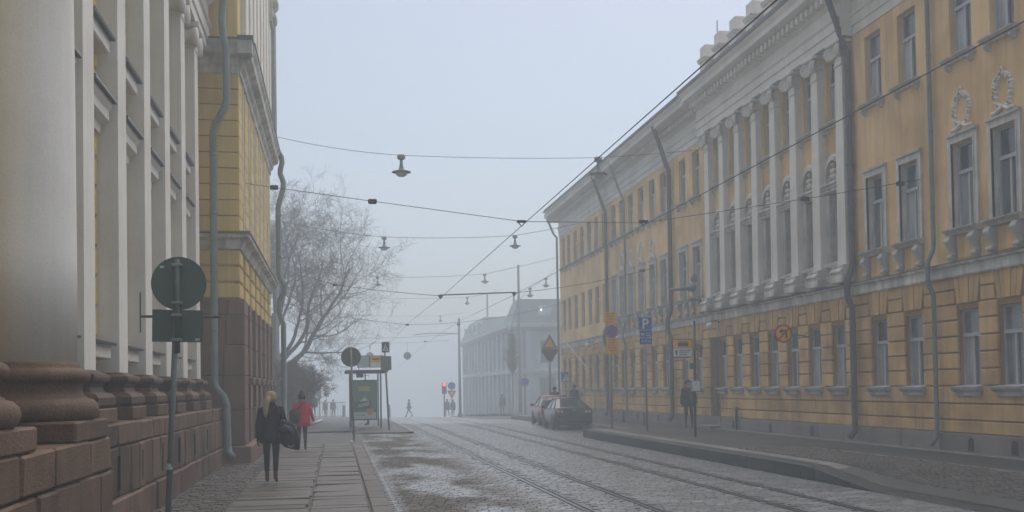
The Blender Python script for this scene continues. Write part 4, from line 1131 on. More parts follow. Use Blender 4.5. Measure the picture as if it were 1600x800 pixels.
t = thing('round_sign', 'dark round no stopping sign on a post before the pale building', 'sign', (14.6, 80, -.4))
post(t, 14.6, 79.05, -.5, 2.5, .04); disc(MB(), (14.6, 2.15), .34, 79.0, 79.02).build('disc', 'sign_red', t); disc(MB(), (14.6, 2.15), .26, 78.98, 78.99).build('blue_face', 'sign_blue', t)
t = thing('crossing_sign', 'blue pedestrian crossing sign by the far corner of the ochre building', 'sign', (14.0, 60.9, 0))
post(t, 13.75, 60.65, -.1, 2.65, .035); plate('blue_plate', 'sign_blue', t, 13.44, 14.06, 2.02, 2.62, 60.6)
MB().poly(tri(13.75, .46, .42, 2.08), 60.58, 60.595, lambda a, b, q: (a, q, b)).build('white_triangle', 'sign_white', t); strip('figure', 'sign_black', t, [(13.70, 2.13), (13.75, 2.25), (13.75, 2.38)], .05, 60.57)
t = thing('flagpole', 'pale slanted flagpole fixed low on the far end of the ochre wall', 'flagpole', (13.85, 55.8, 2.8))
MB().tube([(13.86, 55.6, 2.7), (13.0, 56.8, 4.15)], .035, 8).build('pole', 'sign_white', t); MB().lathe([(.001, 4.1), (.05, 4.15), (.001, 4.2)], (13.0, 56.8, 0), 8).build('finial', 'sign_white', t)
t = thing('wall_fixture', 'grey rounded floodlight with a projecting snout standing on thin legs beside the white pilasters', 'floodlight', (13.45, 37.1, 5.3))
MB().lathe([(.001, -.33), (.10, -.28), (.16, -.12), (.17, .05), (.12, .22), (.001, .28)], (13.35, 37.1, 5.42), 14, 'y').lathe([(.001, -.16), (.11, -.1), (.13, .03), (.10, .14), (.001, .19)], (13.42, 37.0, 5.74), 12).tube([(13.35, 37.3, 5.42), (13.0, 37.7, 5.40), (12.75, 37.9, 5.42)], [.10, .065, .055], 10).build('housing', 'lamp_metal', t, True)
for y in (36.95, 37.15): MB().tube([(13.4, y, 5.35), (13.4, y, 4.95)], .012, 6).build('leg', 'metal_dark', t)
MB().box(13.2, 13.9, 36.85, 37.3, 4.9, 4.95).build('bracket', 'metal_dark', t)
BL = ['slim dark bollard standing by the plinth beside the doorway', 'low dark bollard along the ochre wall, nearest the parked dark car', 'low dark bollard along the wall, second from the parked dark car', 'low dark bollard along the wall, nearest the walking man']
for (x, y, h, l) in ((13.75, 33.9, .85, BL[0]), (12.9, 47.2, .5, BL[1]), (12.9, 45.2, .5, BL[2]), (12.9, 42.0, .5, BL[3])):
    t = thing('bollard', l, 'bollard', (x, y, .06), group='bollards by the ochre wall')
    MB().lathe([(.055, .04), (.05, .1), (.045, h-.06), (.06, h-.05), (.06, h), (.03, h+.04)], (x, y, .03), 10).build('post', 'metal_dark', t, True)
    MB().lathe([(.09, 0), (.09, .05), (.055, .07)], (x, y, .03), 10).build('foot', 'metal_dark', t)

# ------------------------------------------------------------------ tram wires, span wires, hanging lamps
def cat(a, b, sag, n=10):
    a, b = Vector(a), Vector(b); return [tuple(a.lerp(b, i/n) - Vector((0, 0, sag*4*(i/n)*(1-i/n)))) for i in range(n+1)]
def wire(nm, label, segs, r, group=None, fit=()):
    t = thing(nm, label, 'wire', segs[0][0], group=group)
    mb = MB()
    for sg in segs: mb.tube(sg, r, 5)
    mb.build('cable', 'wire', t)
    for (x, y, z) in fit: MB().cbox(x-.10, x+.10, y-.05, y+.05, z-.06, z+.05, .02).build('insulator', 'wire', t)
    return t
ysA = [-6, 8.7, 22.54, 40.3, 60, 85, 120]
wire('contact_wire', 'tram contact wire rising across the sky to the top of the frame', [[(4.15, y, 5.35+fall(y)*.9+(.0 if y < 60 else .25)) for y in ysA]], .0085, 'tram contact wires')
wire('contact_wire', 'tram contact wire crossing in front of the ochre facade', [[(7.2, y, 5.50+fall(y)*.9+(.0 if y < 60 else .25)) for y in [-6, 9.6, 23.2, 41.5, 60, 85, 120]]], .0085, 'tram contact wires')
S1 = [(-2.27, 27.6, 7.2), (.87, 23.6, 6.05), (4.15, 22.54, 5.45), (7.2, 23.2, 5.56), (11.0, 22.6, 6.08), (13.9, 22.4, 6.56)]
wire('span_wire', 'nearest span wire with insulators tied between the yellow corner and the ochre wall', [S1], .008, 'span wires', [(.87, 23.6, 6.05), (-1.5, 26.6, 6.92), (11.0, 22.6, 6.08), (13.4, 22.5, 6.47)])
for (x, y, z) in ((4.15, 22.54, 5.40), (7.2, 23.2, 5.55)):
    t = thing('wire_clamp', 'dark clamp holding the ' + ('sky-crossing' if x < 5 else 'facade-crossing') + ' contact wire at the nearest span', 'clamp', (x, y, z))
    MB().cbox(x-.11, x+.11, y-.02, y+.02, z+.02, z+.08, .01).tube([(x-.08, y, z+.03), (x, y, z-.06), (x+.08, y, z+.03)], .015, 5).build('body', 'wire', t)
wire('lamp_wire', 'high lamp wire from the yellow corner across to the ochre eaves', [cat((-2.1, 37.5, 10.9), (2.35, 36, 9.97), .1), cat((2.35, 36, 9.97), (9.5, 36, 10.05), .06), cat((9.5, 36, 10.05), (13.9, 36, 10.5), .03)], .009, 'lamp wires')
wire('lamp_wire', 'second lamp wire from the bare tree to the far corner of the ochre building', [cat((-3.05, 57, 11.05), (2.72, 57, 10.2), .12), cat((2.72, 57, 10.2), (10.1, 57, 10.35), .1), cat((10.1, 57, 10.35), (13.9, 57, 11.1), .03)], .014, 'lamp wires')
wire('lamp_wire', 'third lamp wire hanging in fog before the pale building', [cat((-3.4, 80, 11.3), (3.28, 80, 10.5), .12), cat((3.28, 80, 10.5), (11.7, 80, 10.75), .12), cat((11.7, 80, 10.75), (19.2, 80, 12.5), .05)], .016, 'lamp wires')
wire('lamp_wire', 'short lamp wire curving down beside the corner of the ochre building', [cat((14.6, 80.5, 8.8), (15.42, 80.5, 9.7), .0, 3), cat((15.42, 80.5, 9.7), (16.74, 80.5, 10.5), .05, 4), cat((16.74, 80.5, 10.5), (19.2, 80.5, 13), .1, 5)], .014, 'lamp wires')
wire('lamp_wire', 'faint lamp wire deep in the fog above the traffic light', [cat((-4.2, 100, 11.0), (12.84, 100, 10.7), .25), cat((12.84, 100, 10.7), (16, 100, 11.3), .02, 3)], .016, 'lamp wires')
wire('lamp_wire', 'farthest lamp wire, barely visible in the fog', [cat((-4.6, 124, 11.2), (12.6, 124, 10.6), .25), cat((12.6, 124, 10.6), (16, 124, 11.0), .02, 3)], .016, 'lamp wires')
wire('span_wire', 'second span wire with its insulator in front of the bare tree', [cat((-3.05, 46.5, 7.4), (.0, 43, 6.1), .02, 4), cat((.0, 43, 6.1), (4.15, 40.6, 5.42), .04, 6), cat((7.2, 41.0, 5.58), (13.9, 43, 6.9), .15, 6)], .011, 'span wires', [(.0, 43, 6.1), (13.2, 42.8, 6.72)])
t = thing('registration_bar', 'rigid dark bar joining the two contact wires over the street', 'bar', (5.7, 40.8, 5.5))
MB().tube([(4.1, 40.6, 5.45), (7.25, 41.0, 5.60)], .025, 6).build('tube', 'wire', t)
for x, y, z in ((4.15, 40.6, 5.40), (7.2, 41.0, 5.55)): MB().add([(x-.13, y, z+.05), (x+.13, y, z+.05), (x, y, z-.12), (x-.13, y+.04, z+.05), (x+.13, y+.04, z+.05), (x, y+.04, z-.12)], [(0, 1, 2), (3, 4, 5), (0, 1, 4, 3), (1, 2, 5, 4), (2, 0, 3, 5)]).build('hanger', 'wire', t)
wire('span_wire', 'third span wire crossing above the distant contact wires', [cat((-3.2, 64, 6.9), (4.15, 60, 5.5), .1), cat((4.15, 60, 5.5), (13.9, 61, 6.9), .35)], .011, 'span wires', [(4.15, 60, 5.5), (7.2, 60.3, 5.52)])
wire('span_wire', 'fourth span wire low in the fog by the white poles', [cat((-3.2, 84, 6.2), (9.95, 83, 6.2), .3)], .012, 'span wires', [(4.15, 83.5, 5.55), (7.2, 83.3, 5.6)])
def street_lamp(x, y, z, label):
    """lamp hanging from a wire at (x,y,z)"""
    t = thing('street_lamp', label, 'lamp', (x, y, z-.8), group='street lamps hanging on wires')
    MB().cbox(x-.14, x+.14, y-.09, y+.09, z-.16, z+.03, .05).build('hanger_box', 'lamp_metal', t)
    MB().lathe([(.05, z-.16), (.055, z-.3), (.075, z-.42), (.12, z-.52), (.19, z-.57), (.33, z-.585), (.34, z-.61), (.20, z-.615)], (x, y, 0), 16).build('shade', 'lamp_metal', t, True)
    MB().lathe([(.20, z-.615), (.19, z-.70), (.12, z-.75), (.001, z-.76)], (x, y, 0), 14).build('lamp_glass', 'lamp_glass', t, True)
for x, y, z, l in ((2.35, 36, 9.97, 'largest hanging street lamp, alone against the pale sky'), (9.5, 36, 10.05, 'hanging street lamp in front of the ochre eaves'),
                   (2.72, 57, 10.2, 'hanging street lamp above the round disc sign, second along the street from the largest lamp'), (10.1, 57, 10.35, 'hanging street lamp just below the contact wire, before the ochre corner'),
                   (3.28, 80, 10.5, 'small foggy street lamp against the right twigs of the tree'), (11.7, 80, 10.75, 'small foggy street lamp above the registration bar'),
                   (15.42, 80.5, 9.7, 'lower of the two small lamps by the ochre building corner'), (16.74, 80.5, 10.5, 'upper of the two small lamps by the ochre building corner'),
                   (12.84, 100, 10.7, 'faint street lamp just under the registration bar'), (12.6, 124, 10.6, 'faintest street lamp, deepest in the fog')):
    street_lamp(x, y, z, l)
for x, y, z, l in ((3.0, 92, 4.75, 'grey disc sign hanging over the street behind the shelter'), (6.2, 90, 4.65, 'grey disc sign hanging over the street beside the shelter posts')):
    t = thing('hanging_disc', l, 'sign', (x, y, z), group='disc signs hung over the street')
    disc(MB(), (x, z), .34, y, y+.02, 24).build('disc', 'sign_back2', t); MB().tube([(x, y, z+.34), (x, y, 5.75)], .012, 5).build('hanger', 'wire', t)
wire('span_wire', 'thin wire carrying the two hanging disc signs', [cat((-3.4, 92, 6.0), (9.95, 90, 6.0), .2)], .011, 'span wires')
def pole(x, y, z0, z1, r, label, nm='tram_pole', arm=None):
    t = thing(nm, label, 'pole', (x, y, z0))
    MB().tube([(x, y, z0-.3), (x, y, z0+1.2), (x, y, z1)], [r*1.25, r*1.15, r*.8], 10).build('mast', 'metal_grey', t, True)
    MB().lathe([(r*1.9, z0-.2), (r*1.9, z0+.1), (r*1.3, z0+.25)], (x, y, 0), 10).build('foot', 'metal_grey', t)
    MB().lathe([(r*.8, z1), (r*.9, z1+.05), (.001, z1+.12)], (x, y, 0), 10).build('cap', 'metal_grey', t)
    if arm: MB().tube(arm, .03, 6).build('arm', 'metal_grey', t)
pole(9.95, 83, -.45, 7.4, .11, 'slim grey tram pole standing right of the red traffic light', arm=[(9.95, 83, 6.2), (7.5, 83, 6.25), (6.2, 83, 6.1)])
pole(14.4, 80, -.45, 11.4, .12, 'tallest grey pole in front of the pale pavilion')
pole(-3.1, 57, -.1, 11.3, .09, 'thin pole beside the yellow building pipe, before the bare tree')
# traffic lights
def traffic_light(x, y, z0, h, label, lit):
    t = thing('traffic_light', label, 'traffic light', (x, y, z0))
    MB().tube([(x, y, z0-.2), (x, y, z0+h)], .06, 8).build('post', 'metal_dark', t, True)
    hd = MB().cbox(x-.2, x+.2, y-.2, y+.1, z0+h-.75, z0+h+.25, .04).build('head', 'metal_dark', t)
    for k, m in enumerate(('red_light' if lit else 'sign_black', 'sign_black', 'sign_black')): MB().lathe([(.001, -.24), (.12, -.23), (.12, -.2)], (x, y, z0+h+.08-.32*k), 12, 'y').build('lens', m, hd)
traffic_light(9.6, 92, -.75, 2.75, 'traffic light showing red at the foggy crossing', True)
traffic_light(-1.7, 108, -1.2, 2.9, 'dark traffic light behind the shrub', False)
t = thing('yield_sign', 'round blue sign above a yield triangle right of the red signal', 'sign', (10.0, 90, -.7))
post(t, 10.05, 90, -.8, 2.05, .04); disc(MB(), (10.05, 1.95), .34, 89.9, 89.92).build('disc', 'sign_blue', t)
MB().poly(tri(10.05, .84, .74, 1.55, True), 89.9, 89.92, lambda a, b, q: (a, q, b)).build('red_triangle', 'sign_red', t); MB().poly(tri(10.05, .52, .46, 1.46, True), 89.88, 89.895, lambda a, b, q: (a, q, b)).build('yellow_face', 'sign_yellow', t)
t = thing('round_sign', 'dark round sign back in the fog right of the shrub', 'sign', (-.95, 104, -1))
post(t, -.95, 104.05, -1.1, 2.0, .045); disc(MB(), (-.95, 1.9), .36, 104, 104.02).build('disc', 'sign_back', t); plate('lower_plate', 'sign_back', t, -1.2, -.7, 1.1, 1.48, 104)
# far fence and low bollards
t = thing('railing', 'low foggy railing behind the distant pedestrians', 'fence', (-.6, 106, -1.1))
for k in range(15): x = -2.6+k*.25; MB().tube([(x, 106, -1.2), (x, 106, .55)], .03, 5).build('baluster', 'metal_grey', t)
for z in (-.9, .5): MB().tube([(-2.65, 106, z), (.95, 106, z)], .04, 5).build('rail', 'metal_grey', t)
for x, y, l in ((.62, 88, 'short grey post left of the shelter'), (4.45, 88, 'short grey post right of the crossing sign')):
    t = thing('short_post', l, 'post', (x, y, -.5)); MB().lathe([(.13, -.6), (.12, .35), (.06, .45)], (x, y, 0), 8).build('shaft', 'metal_grey', t); MB().lathe([(.17, -.6), (.17, -.5)], (x, y, 0), 8).build('foot', 'metal_grey', t)

# ------------------------------------------------------------------ tree and shrub
def limb(mb, tw, p, d, length, r, depth, rr, up=.12):
    n = max(3, int(length/.35)); pts, rs_ = [p.copy()], [r]
    q = p.copy(); dd = d.normalized()
    for i in range(n):
        dd = (dd + Vector((rr.uniform(-.2, .2), rr.uniform(-.2, .2), rr.uniform(-.14, .2)+up*.3))).normalized()
        q = q + dd*(length/n); pts.append(q.copy()); rs_.append(max(.0045, r*(1-.72*(i+1)/n)))
    (mb if r > .03 else tw).tube([tuple(a) for a in pts], rs_, 7 if r > .08 else 4 if r > .025 else 3, False)
    if depth <= 0: return
    k = {4: 9, 3: 8, 2: 6, 1: 5}.get(depth, 5)
    for j in range(k):
        t = .25+.75*(j+rr.random())/k; i = min(int(t*n), n-1)
        a = pts[i].lerp(pts[i+1], t*n-i)
        ax = (pts[i+1]-pts[i]).normalized(); o = ax.orthogonal(); o.rotate(Matrix.Rotation(rr.uniform(0, 6.28), 3, ax))
        nd = (ax*rr.uniform(.5, .9)+o*rr.uniform(.5, .95)).normalized()
        limb(mb, tw, a, nd, length*rr.uniform(.38, .60), max(.0065, rs_[i]*rr.uniform(.42, .60)), depth-1, rr, up)
rr = random.Random(17)
tree = thing('bare_tree', 'large leafless tree spreading twigs over the street behind the yellow corner', 'tree', (-3.6, 60, -.1))
TB, TT = MB(), MB(); trunk = MB()
trunk.tube([(-3.7, 60, -.4), (-3.6, 60, .6), (-3.5, 60, 1.8), (-3.4, 60, 3.0), (-3.45, 60, 4.4), (-3.4, 60.1, 6.2)], [.48, .40, .36, .33, .27, .18], 12)
main = [((-3.4, 60, 2.7), (1.0, -.1, .40), 8.2, .24), ((-3.4, 60, 3.2), (.8, .2, .55), 7.2, .19), ((-3.4, 60, 3.6), (.95, -.4, .42), 6.8, .17), ((-3.45, 60, 4.6), (.35, .3, .95), 6.4, .17),
        ((-3.4, 60.1, 6.0), (.05, -.2, 1), 5.2, .16), ((-3.4, 60.1, 5.6), (-.5, .3, .8), 4.5, .14), ((-3.45, 60, 4.0), (-.8, -.2, .5), 4.5, .15), ((-3.4, 60, 5.2), (.6, -.3, .85), 5.2, .14), ((-3.4, 60.1, 5.9), (.35, .1, 1), 5.4, .14), ((-3.4, 60, 3.0), (.9, .5, .15), 5.0, .13)]
for p, d, l, r in main: limb(TB, TT, Vector(p), Vector(d), l*.97, r*.72, 4, rr)
trunk.build('trunk', 'bark', tree, True); TB.build('branches', 'bark', tree, recalc=False)
tag(TT.build('crown', 'twig', tree, recalc=False), kind='stuff')
shrub = thing('bare_shrub', 'dense brown leafless shrub at the end of the pavement under the tree', 'shrub', (-2.6, 52, 0))
SB = MB(); rr = random.Random(23)
for i in range(520):
    a = rr.uniform(0, 6.28); u = Vector((math.cos(a)*rr.uniform(.1, .8), math.sin(a)*rr.uniform(.1, .8), 1)).normalized()
    b = Vector((-2.6+rr.uniform(-.5, .5), 52+rr.uniform(-.9, .9), 0)); n = 6; pts = [b]; q = b.copy()
    for k in range(n):
        u = (u+Vector((rr.uniform(-.2, .2), rr.uniform(-.2, .2), rr.uniform(-.1, .05)))).normalized(); q = q+u*rr.uniform(.4, .6); pts.append(q.copy())
    SB.tube([tuple(v) for v in pts], [.016-.0016*k for k in range(n+1)], 3, False)
    for k in range(2, n+1):
        for m_ in range(7):
            e = pts[k]; w = (u*.5+Vector((rr.uniform(-1, 1), rr.uniform(-1, 1), rr.uniform(-.6, .8)))).normalized()
            SB.tube([tuple(e), tuple(e+w*rr.uniform(.15, .4))], [.010, .005], 3, False)
SB.build('stems', 'shrub', shrub, recalc=False)
SL = MB(); 
for i in range(16000):
    a = rr.uniform(0, 6.28); r = math.sqrt(rr.random()); z = rr.uniform(.1, 3.1); w = 1.65*math.sin(min(1, (z+.4)/2.0)*1.57)*(1-.45*max(0, z-2)) * rr.uniform(.85, 1.05)
    p = Vector((-2.6+w*r*math.cos(a), 52+w*1.1*r*math.sin(a), z)); e = .05
    q = [tuple(p+Vector((rr.uniform(-e, e), rr.uniform(-e, e), rr.uniform(-e, e)))) for _ in range(3)]; SL.add(q, [(0, 1, 2)])
tag(SL.build('withered_leaves', 'shrub', shrub, recalc=False), kind='stuff')
bed = sheet([-6, -3, -1.2], [46.5, 52, 58, 64], lambda x, y: .05+fall(y)).build('planting_bed', 'soil'); tag(bed, kind='structure')
# small clipped tree before the pale building
st = thing('small_tree', 'small dark teardrop shaped bare tree before the pale building', 'tree', (15.2, 88, -.5))
MB().tube([(15.2, 88, -.7), (15.2, 88, 4.6)], .06, 6).build('trunk', 'bark', st)
TS = MB(); rr = random.Random(3)
for i in range(900):
    z = rr.uniform(3.0, 6.6); w = .95*math.sin(min(1, (z-3.0)/1.5)*1.57)*(1-.55*max(0, (z-4.5)/2.1)); a = rr.uniform(0, 6.28); r = w*math.sqrt(rr.random())
    TS.tube([(15.2, 88, z-.5), (15.2+r*math.cos(a), 88+r*math.sin(a), z)], [.02, .008], 3, False)
TS.build('crown', 'twig', st, recalc=False)

# ------------------------------------------------------------------ people
def skin_body(name, J, E, parent, pick, mats, sub=1):
    bm = bmesh.new(); sk = bm.verts.layers.skin.verify(); vs = {}
    for k, (p, r) in J.items():
        v = bm.verts.new(p); v[sk].radius = (r, r) if not isinstance(r, tuple) else r; v[sk].use_root = (k == 'pelvis'); vs[k] = v
    for a, b in E: bm.edges.new((vs[a], vs[b]))
    me = bpy.data.meshes.new(name); bm.to_mesh(me); bm.free()
    o = bpy.data.objects.new(name, me); col.objects.link(o)
    m = o.modifiers.new('skin', 'SKIN'); m.use_smooth_shade = True
    s_ = o.modifiers.new('sub', 'SUBSURF'); s_.levels = sub; s_.render_levels = sub
    dg = bpy.context.evaluated_depsgraph_get(); out = bpy.data.meshes.new_from_object(o.evaluated_get(dg))
    bpy.data.objects.remove(o); bpy.data.meshes.remove(me)
    out.materials.clear()
    for q in mats: out.materials.append(q)
    for p in out.polygons: p.material_index = pick(p.center)
    out.shade_smooth()
    return put(name, out, None, parent, (0, 0, 0))
CM = {}
def cloth(c, r=.85):
    k = tuple(c)
    if k not in CM: CM[k] = mat('cloth', c, r, .15, 8, .15, grain=120, spec=.2)
    return CM[k]
SKIN = mat('skin', (.45, .27, .20), .6, .06, 6, 0)
def ell(c, rx, ry, n=18, ph=0): return [(c[0]+rx*math.cos(2*math.pi*k/n), c[1]+ry*math.sin(2*math.pi*k/n), c[2]) for k in range(n)]
def person(label, loc, rz, H, coat, legs, hairc, hem=.78, stride=.25, arms=(.10, -.12), fingers=False, boots=(.02, .018, .016), coat_w=1.0, hat=None, hair='short', lift=True, elbow=None, group=None, glove=None, scarf=None):
    k = H/1.70
    t = thing('person', label, 'person', loc, rz, group)
    P = lambda x, y, z: (x*k, y*k, z*k)
    J = {'pelvis': (P(0, 0, .93), .135*k), 'waist': (P(0, 0, 1.10), .12*k), 'chest': (P(0, .0, 1.30), .145*k), 'collar': (P(0, 0, 1.42), .09*k), 'neck': (P(0, .01, 1.49), .052*k),
         'skull': (P(0, .025, 1.585), .088*k), 'crown': (P(0, .01, 1.65), .075*k), 'nose': (P(0, .125, 1.575), .013*k), 'ear_l': (P(-.095, .01, 1.58), .014*k), 'ear_r': (P(.095, .01, 1.58), .014*k), 'chin': (P(0, .085, 1.51), .035*k)}
    E = [('pelvis', 'waist'), ('waist', 'chest'), ('chest', 'collar'), ('collar', 'neck'), ('neck', 'skull'), ('skull', 'crown'), ('skull', 'nose'), ('skull', 'ear_l'), ('skull', 'ear_r'), ('neck', 'chin')]
    armpts = {}
    for s, n, sw in ((-1, 'l', arms[0]), (1, 'r', arms[1])):
        J['sh'+n] = (P(s*.165, 0, 1.38), .06*k)
        el = (s*.225, sw*.35-.03, 1.10); wr_ = (s*.235, sw, .87)
        if elbow and n in elbow: el, wr_ = elbow[n]
        J['el'+n] = (P(*el), .043*k); J['wr'+n] = (P(*wr_), .03*k)
        dv = (Vector(wr_)-Vector(el)).normalized(); pm = Vector(wr_)+dv*.07
        J['palm'+n] = (P(*pm), (.036*k, .022*k))
        E += [('chest', 'sh'+n), ('sh'+n, 'el'+n), ('el'+n, 'wr'+n), ('wr'+n, 'palm'+n)]
        armpts[n] = [J['sh'+n][0], J['el'+n][0], J['wr'+n][0]]
        if fingers:
            side_ = Vector((0, 1, 0)); side_ = (side_-dv*side_.dot(dv)).normalized(); inn = dv.cross(side_)*(-s)
            for f_, (o, l) in enumerate(((-.03, .055), (-.01, .07), (.01, .075), (.03, .065))):
                a = pm+dv*.035+side_*o; b = a+dv*l*.5+inn*.006; c = b+dv*l*.35+inn*.025
                J['f%s%da' % (n, f_)] = (P(*a), .0105*k); J['f%s%db' % (n, f_)] = (P(*b), .0095*k); J['f%s%dc' % (n, f_)] = (P(*c), .008*k)
                E += [('palm'+n, 'f%s%da' % (n, f_)), ('f%s%da' % (n, f_), 'f%s%db' % (n, f_)), ('f%s%db' % (n, f_), 'f%s%dc' % (n, f_))]
            a = Vector(wr_)+dv*.04+side_*.045; b = a+dv*.04+side_*.02
            J['th'+n] = (P(*a), .012*k); J['tt'+n] = (P(*b), .0095*k); E += [('wr'+n, 'th'+n), ('th'+n, 'tt'+n)]
    for s, n, f_ in ((-1, 'l', stride), (1, 'r', -stride)):
        heel = .06 if (f_ < 0 and lift) else 0
        J['hip'+n] = (P(s*.085, 0, .86), .092*k); J['kn'+n] = (P(s*.09, f_*.42+.02, .49+heel*.3), .06*k); J['calf'+n] = (P(s*.09, f_*.72-.02, .33+heel*.6), .055*k)
        J['an'+n] = (P(s*.09, f_*.98-.02, .09+heel), .036*k); J['toe'+n] = (P(s*.10, f_*.98+.14, .035+heel*.15), .034*k); J['heel'+n] = (P(s*.09, f_*.98-.06, .04+heel), .034*k)
        E += [('pelvis', 'hip'+n), ('hip'+n, 'kn'+n), ('kn'+n, 'calf'+n), ('calf'+n, 'an'+n), ('an'+n, 'toe'+n), ('an'+n, 'heel'+n)]
    def pick(c):
        z = c.z/k
        if z > 1.45: return 0
        if z < .24: return 3
        if abs(c.x/k) > .15 and z < 1.3 and min((c-Vector(J['palm'+n][0])).length for n in 'lr') < .11*k: return 4
        if z < .92 and abs(c.x/k) < .2: return 2
        return 1
    body = skin_body('body', J, E, t, pick, [SKIN, cloth(coat), cloth(legs), cloth(boots, .5), cloth(glove) if glove else SKIN], 1)
    # coat: torso shell and sleeves
    mb = MB(); w = coat_w
    rings = [ell(P(0, -.0, hem), .205*k*w, .165*k*w), ell(P(0, 0, hem+.10), .212*k*w, .17*k*w), ell(P(0, 0, 1.0), .20*k*w, .155*k*w), ell(P(0, 0, 1.15), .19*k*w, .145*k*w), ell(P(0, 0, 1.3), .20*k*w, .15*k*w), ell(P(0, 0, 1.38), .195*k, .13*k), ell(P(0, 0, 1.43), .15*k, .105*k), ell(P(0, .0, 1.475), .085*k, .085*k), ell(P(0, .0, 1.51), .078*k, .08*k)]
    jr = random.Random(int(H*1000))
    rings = [[(x*(1+jr.uniform(-.025, .025)), y_*(1+jr.uniform(-.03, .03)), z) for x, y_, z in r_] for r_ in rings]
    mb.loft(rings)
    for n in 'lr':
        a, b, c = [Vector(q) for q in armpts[n]]; top = a+Vector((0, 0, .015*k))
        mb.tube([tuple(a*.8+Vector((0, 0, a.z*.2))), tuple(top), tuple(a.lerp(b, .5)), tuple(b), tuple(b.lerp(c, .5)), tuple(c)], [.075*k, .078*k, .066*k, .06*k, .053*k, .048*k], 12)
    mb.build('coat', cloth(coat), t, True, True)
    # hair
    mb = MB(); c = P(0, .0, 1.605)
    prof = [(.001, .125), (.05, .118), (.085, .09), (.105, .04), (.108, -.01), (.098, -.06)] if not hat else [(.001, .15), (.06, .14), (.1, .10), (.115, .03), (.112, -.02)]
    mb.lathe([(r_*k, z*k) for r_, z in prof], (c[0], c[1]-.012*k, c[2]), 18)
    if hair == 'pony':
        mb.tube([P(-.02, -.10, 1.63), P(-.05, -.135, 1.55), P(-.075, -.14, 1.43), P(-.085, -.15, 1.32), P(-.08, -.15, 1.24)], [.035*k, .055*k, .055*k, .042*k, .012*k], 10)
    if hair == 'bun': mb.lathe([(.001, -.05), (.04, -.04), (.055, 0), (.04, .04), (.001, .055)], P(.0, -.02, 1.75), 10)
    mb.build('hat' if hat else 'hair', cloth(hat or hairc), t, True, True)
    if scarf: MB().tube([P(.09*math.cos(a), .095*math.sin(a), 1.47) for a in frange(0, 6.28, 12)], .04*k, 8).build('scarf', cloth(scarf), t, True, True)
    return t, P
w1, P1 = person('blonde person in a black coat walking away with a large black bag', (-1.2, 19.6, 0), rad(-2), 1.70, (.012, .012, .014), (.010, .011, .015), (.36, .28, .17), hem=.76, stride=.16, arms=(-.02, -.06), fingers=True, boots=(.09, .035, .02), hair='pony', coat_w=1.02, glove=(.015, .015, .016),
                 elbow={'r': ((.25, -.10, 1.14), (.27, .06, .98))})
t = thing('shoulder_bag', 'large black shoulder bag with pale straps at the hip of the blonde person', 'bag', (-.88, 19.45, .82))
mb = MB(); rr = random.Random(6)
rg = []
for z, a, b in ((.66, .15, .05), (.70, .25, .10), (.85, .27, .12), (1.0, .24, .10), (1.12, .19, .06), (1.18, .12, .03)):
    rg.append([(-.90+.10*(1.18-z)+a*math.cos(q)*.72+rr.uniform(-.01, .01), 19.42+b*math.sin(q)+.0, z+a*math.cos(q)*-.22) for q in frange(0, 2*math.pi, 14)[:-1]])
mb.loft(rg); mb.build('bag_body', cloth((.014, .014, .016), .5), t, True)
MB().tube([(-1.05, 19.48, 1.14), (-1.06, 19.45, 1.40), (-1.06, 19.58, 1.46), (-1.02, 19.72, 1.36), (-.92, 19.6, 1.12)], .014, 6).build('strap', cloth((.014, .014, .016), .5), t, True)
MB().tube([(-1.0, 19.36, 1.0), (-.93, 19.31, 1.05), (-.86, 19.30, 1.02), (-.80, 19.32, .95)], [.05, .06, .06, .04], 8).build('blue_cloth', cloth((.06, .08, .11)), t, True)
MB().tube([(-.88, 19.32, .72), (-.84, 19.31, .69), (-.78, 19.31, .72)], .006, 5).build('pale_tassel', 'poster_pale', t)
w2, P2 = person('person in a red coat walking away carrying a white roll', (-.97, 29.9, 0), rad(3), 1.63, (.55, .012, .055), (.012, .013, .018), (.03, .02, .018), hem=.74, stride=.14, arms=(-.05, .0), fingers=True, hair='bun', coat_w=1.16, boots=(.012, .012, .012), elbow={'r': ((.28, .0, 1.10), (.33, .14, .93))})
t = thing('backpack', 'dark grey bag slung across the back of the red coat', 'bag', (-1.12, 29.66, .9))
MB().cbox(-1.31, -1.01, 29.56, 29.72, .80, 1.22, .07, .01, rr).build('bag_body', cloth((.02, .02, .024)), t, True); MB().tube([(-1.1, 29.70, 1.2), (-.98, 29.72, 1.34), (-.86, 29.8, 1.40)], .018, 6).build('strap', cloth((.02, .02, .024)), t, True)
t = thing('paper_roll', 'white paper roll held at the side of the red coat', 'paper', (-.55, 30.0, .8))
MB().tube([(-.72, 29.92, .76), (-.40, 30.0, .86)], .045, 12).build('roll', 'sign_white', t, True); MB().tube([(-.40, 30.0, .86), (-.398, 30.001, .861)], .03, 10).build('roll_core', 'sign_back2', t)
person('person in dark clothes walking along the ochre wall behind the tram stop post', (12.9, 36.4, .09), rad(170), 1.80, (.016, .017, .02), (.012, .012, .015), (.02, .018, .016), hem=.80, stride=.12, arms=(.14, -.10), coat_w=1.15, boots=(.01, .01, .01))
person('dark silhouetted pedestrian standing before the pale building', (15.2, 94, -.75), rad(10), 1.80, (.05, .052, .056), (.012, .012, .015), (.02, .018, .016), hem=.72, stride=.05, coat_w=1.3, hat=(.02, .02, .02))
person('person with only head and shoulders visible above the red car', (11.5, 53.5, .02), rad(0), 1.68, (.015, .015, .018), (.012, .012, .015), (.015, .013, .012), coat_w=1.2, hat=(.012, .012, .014))
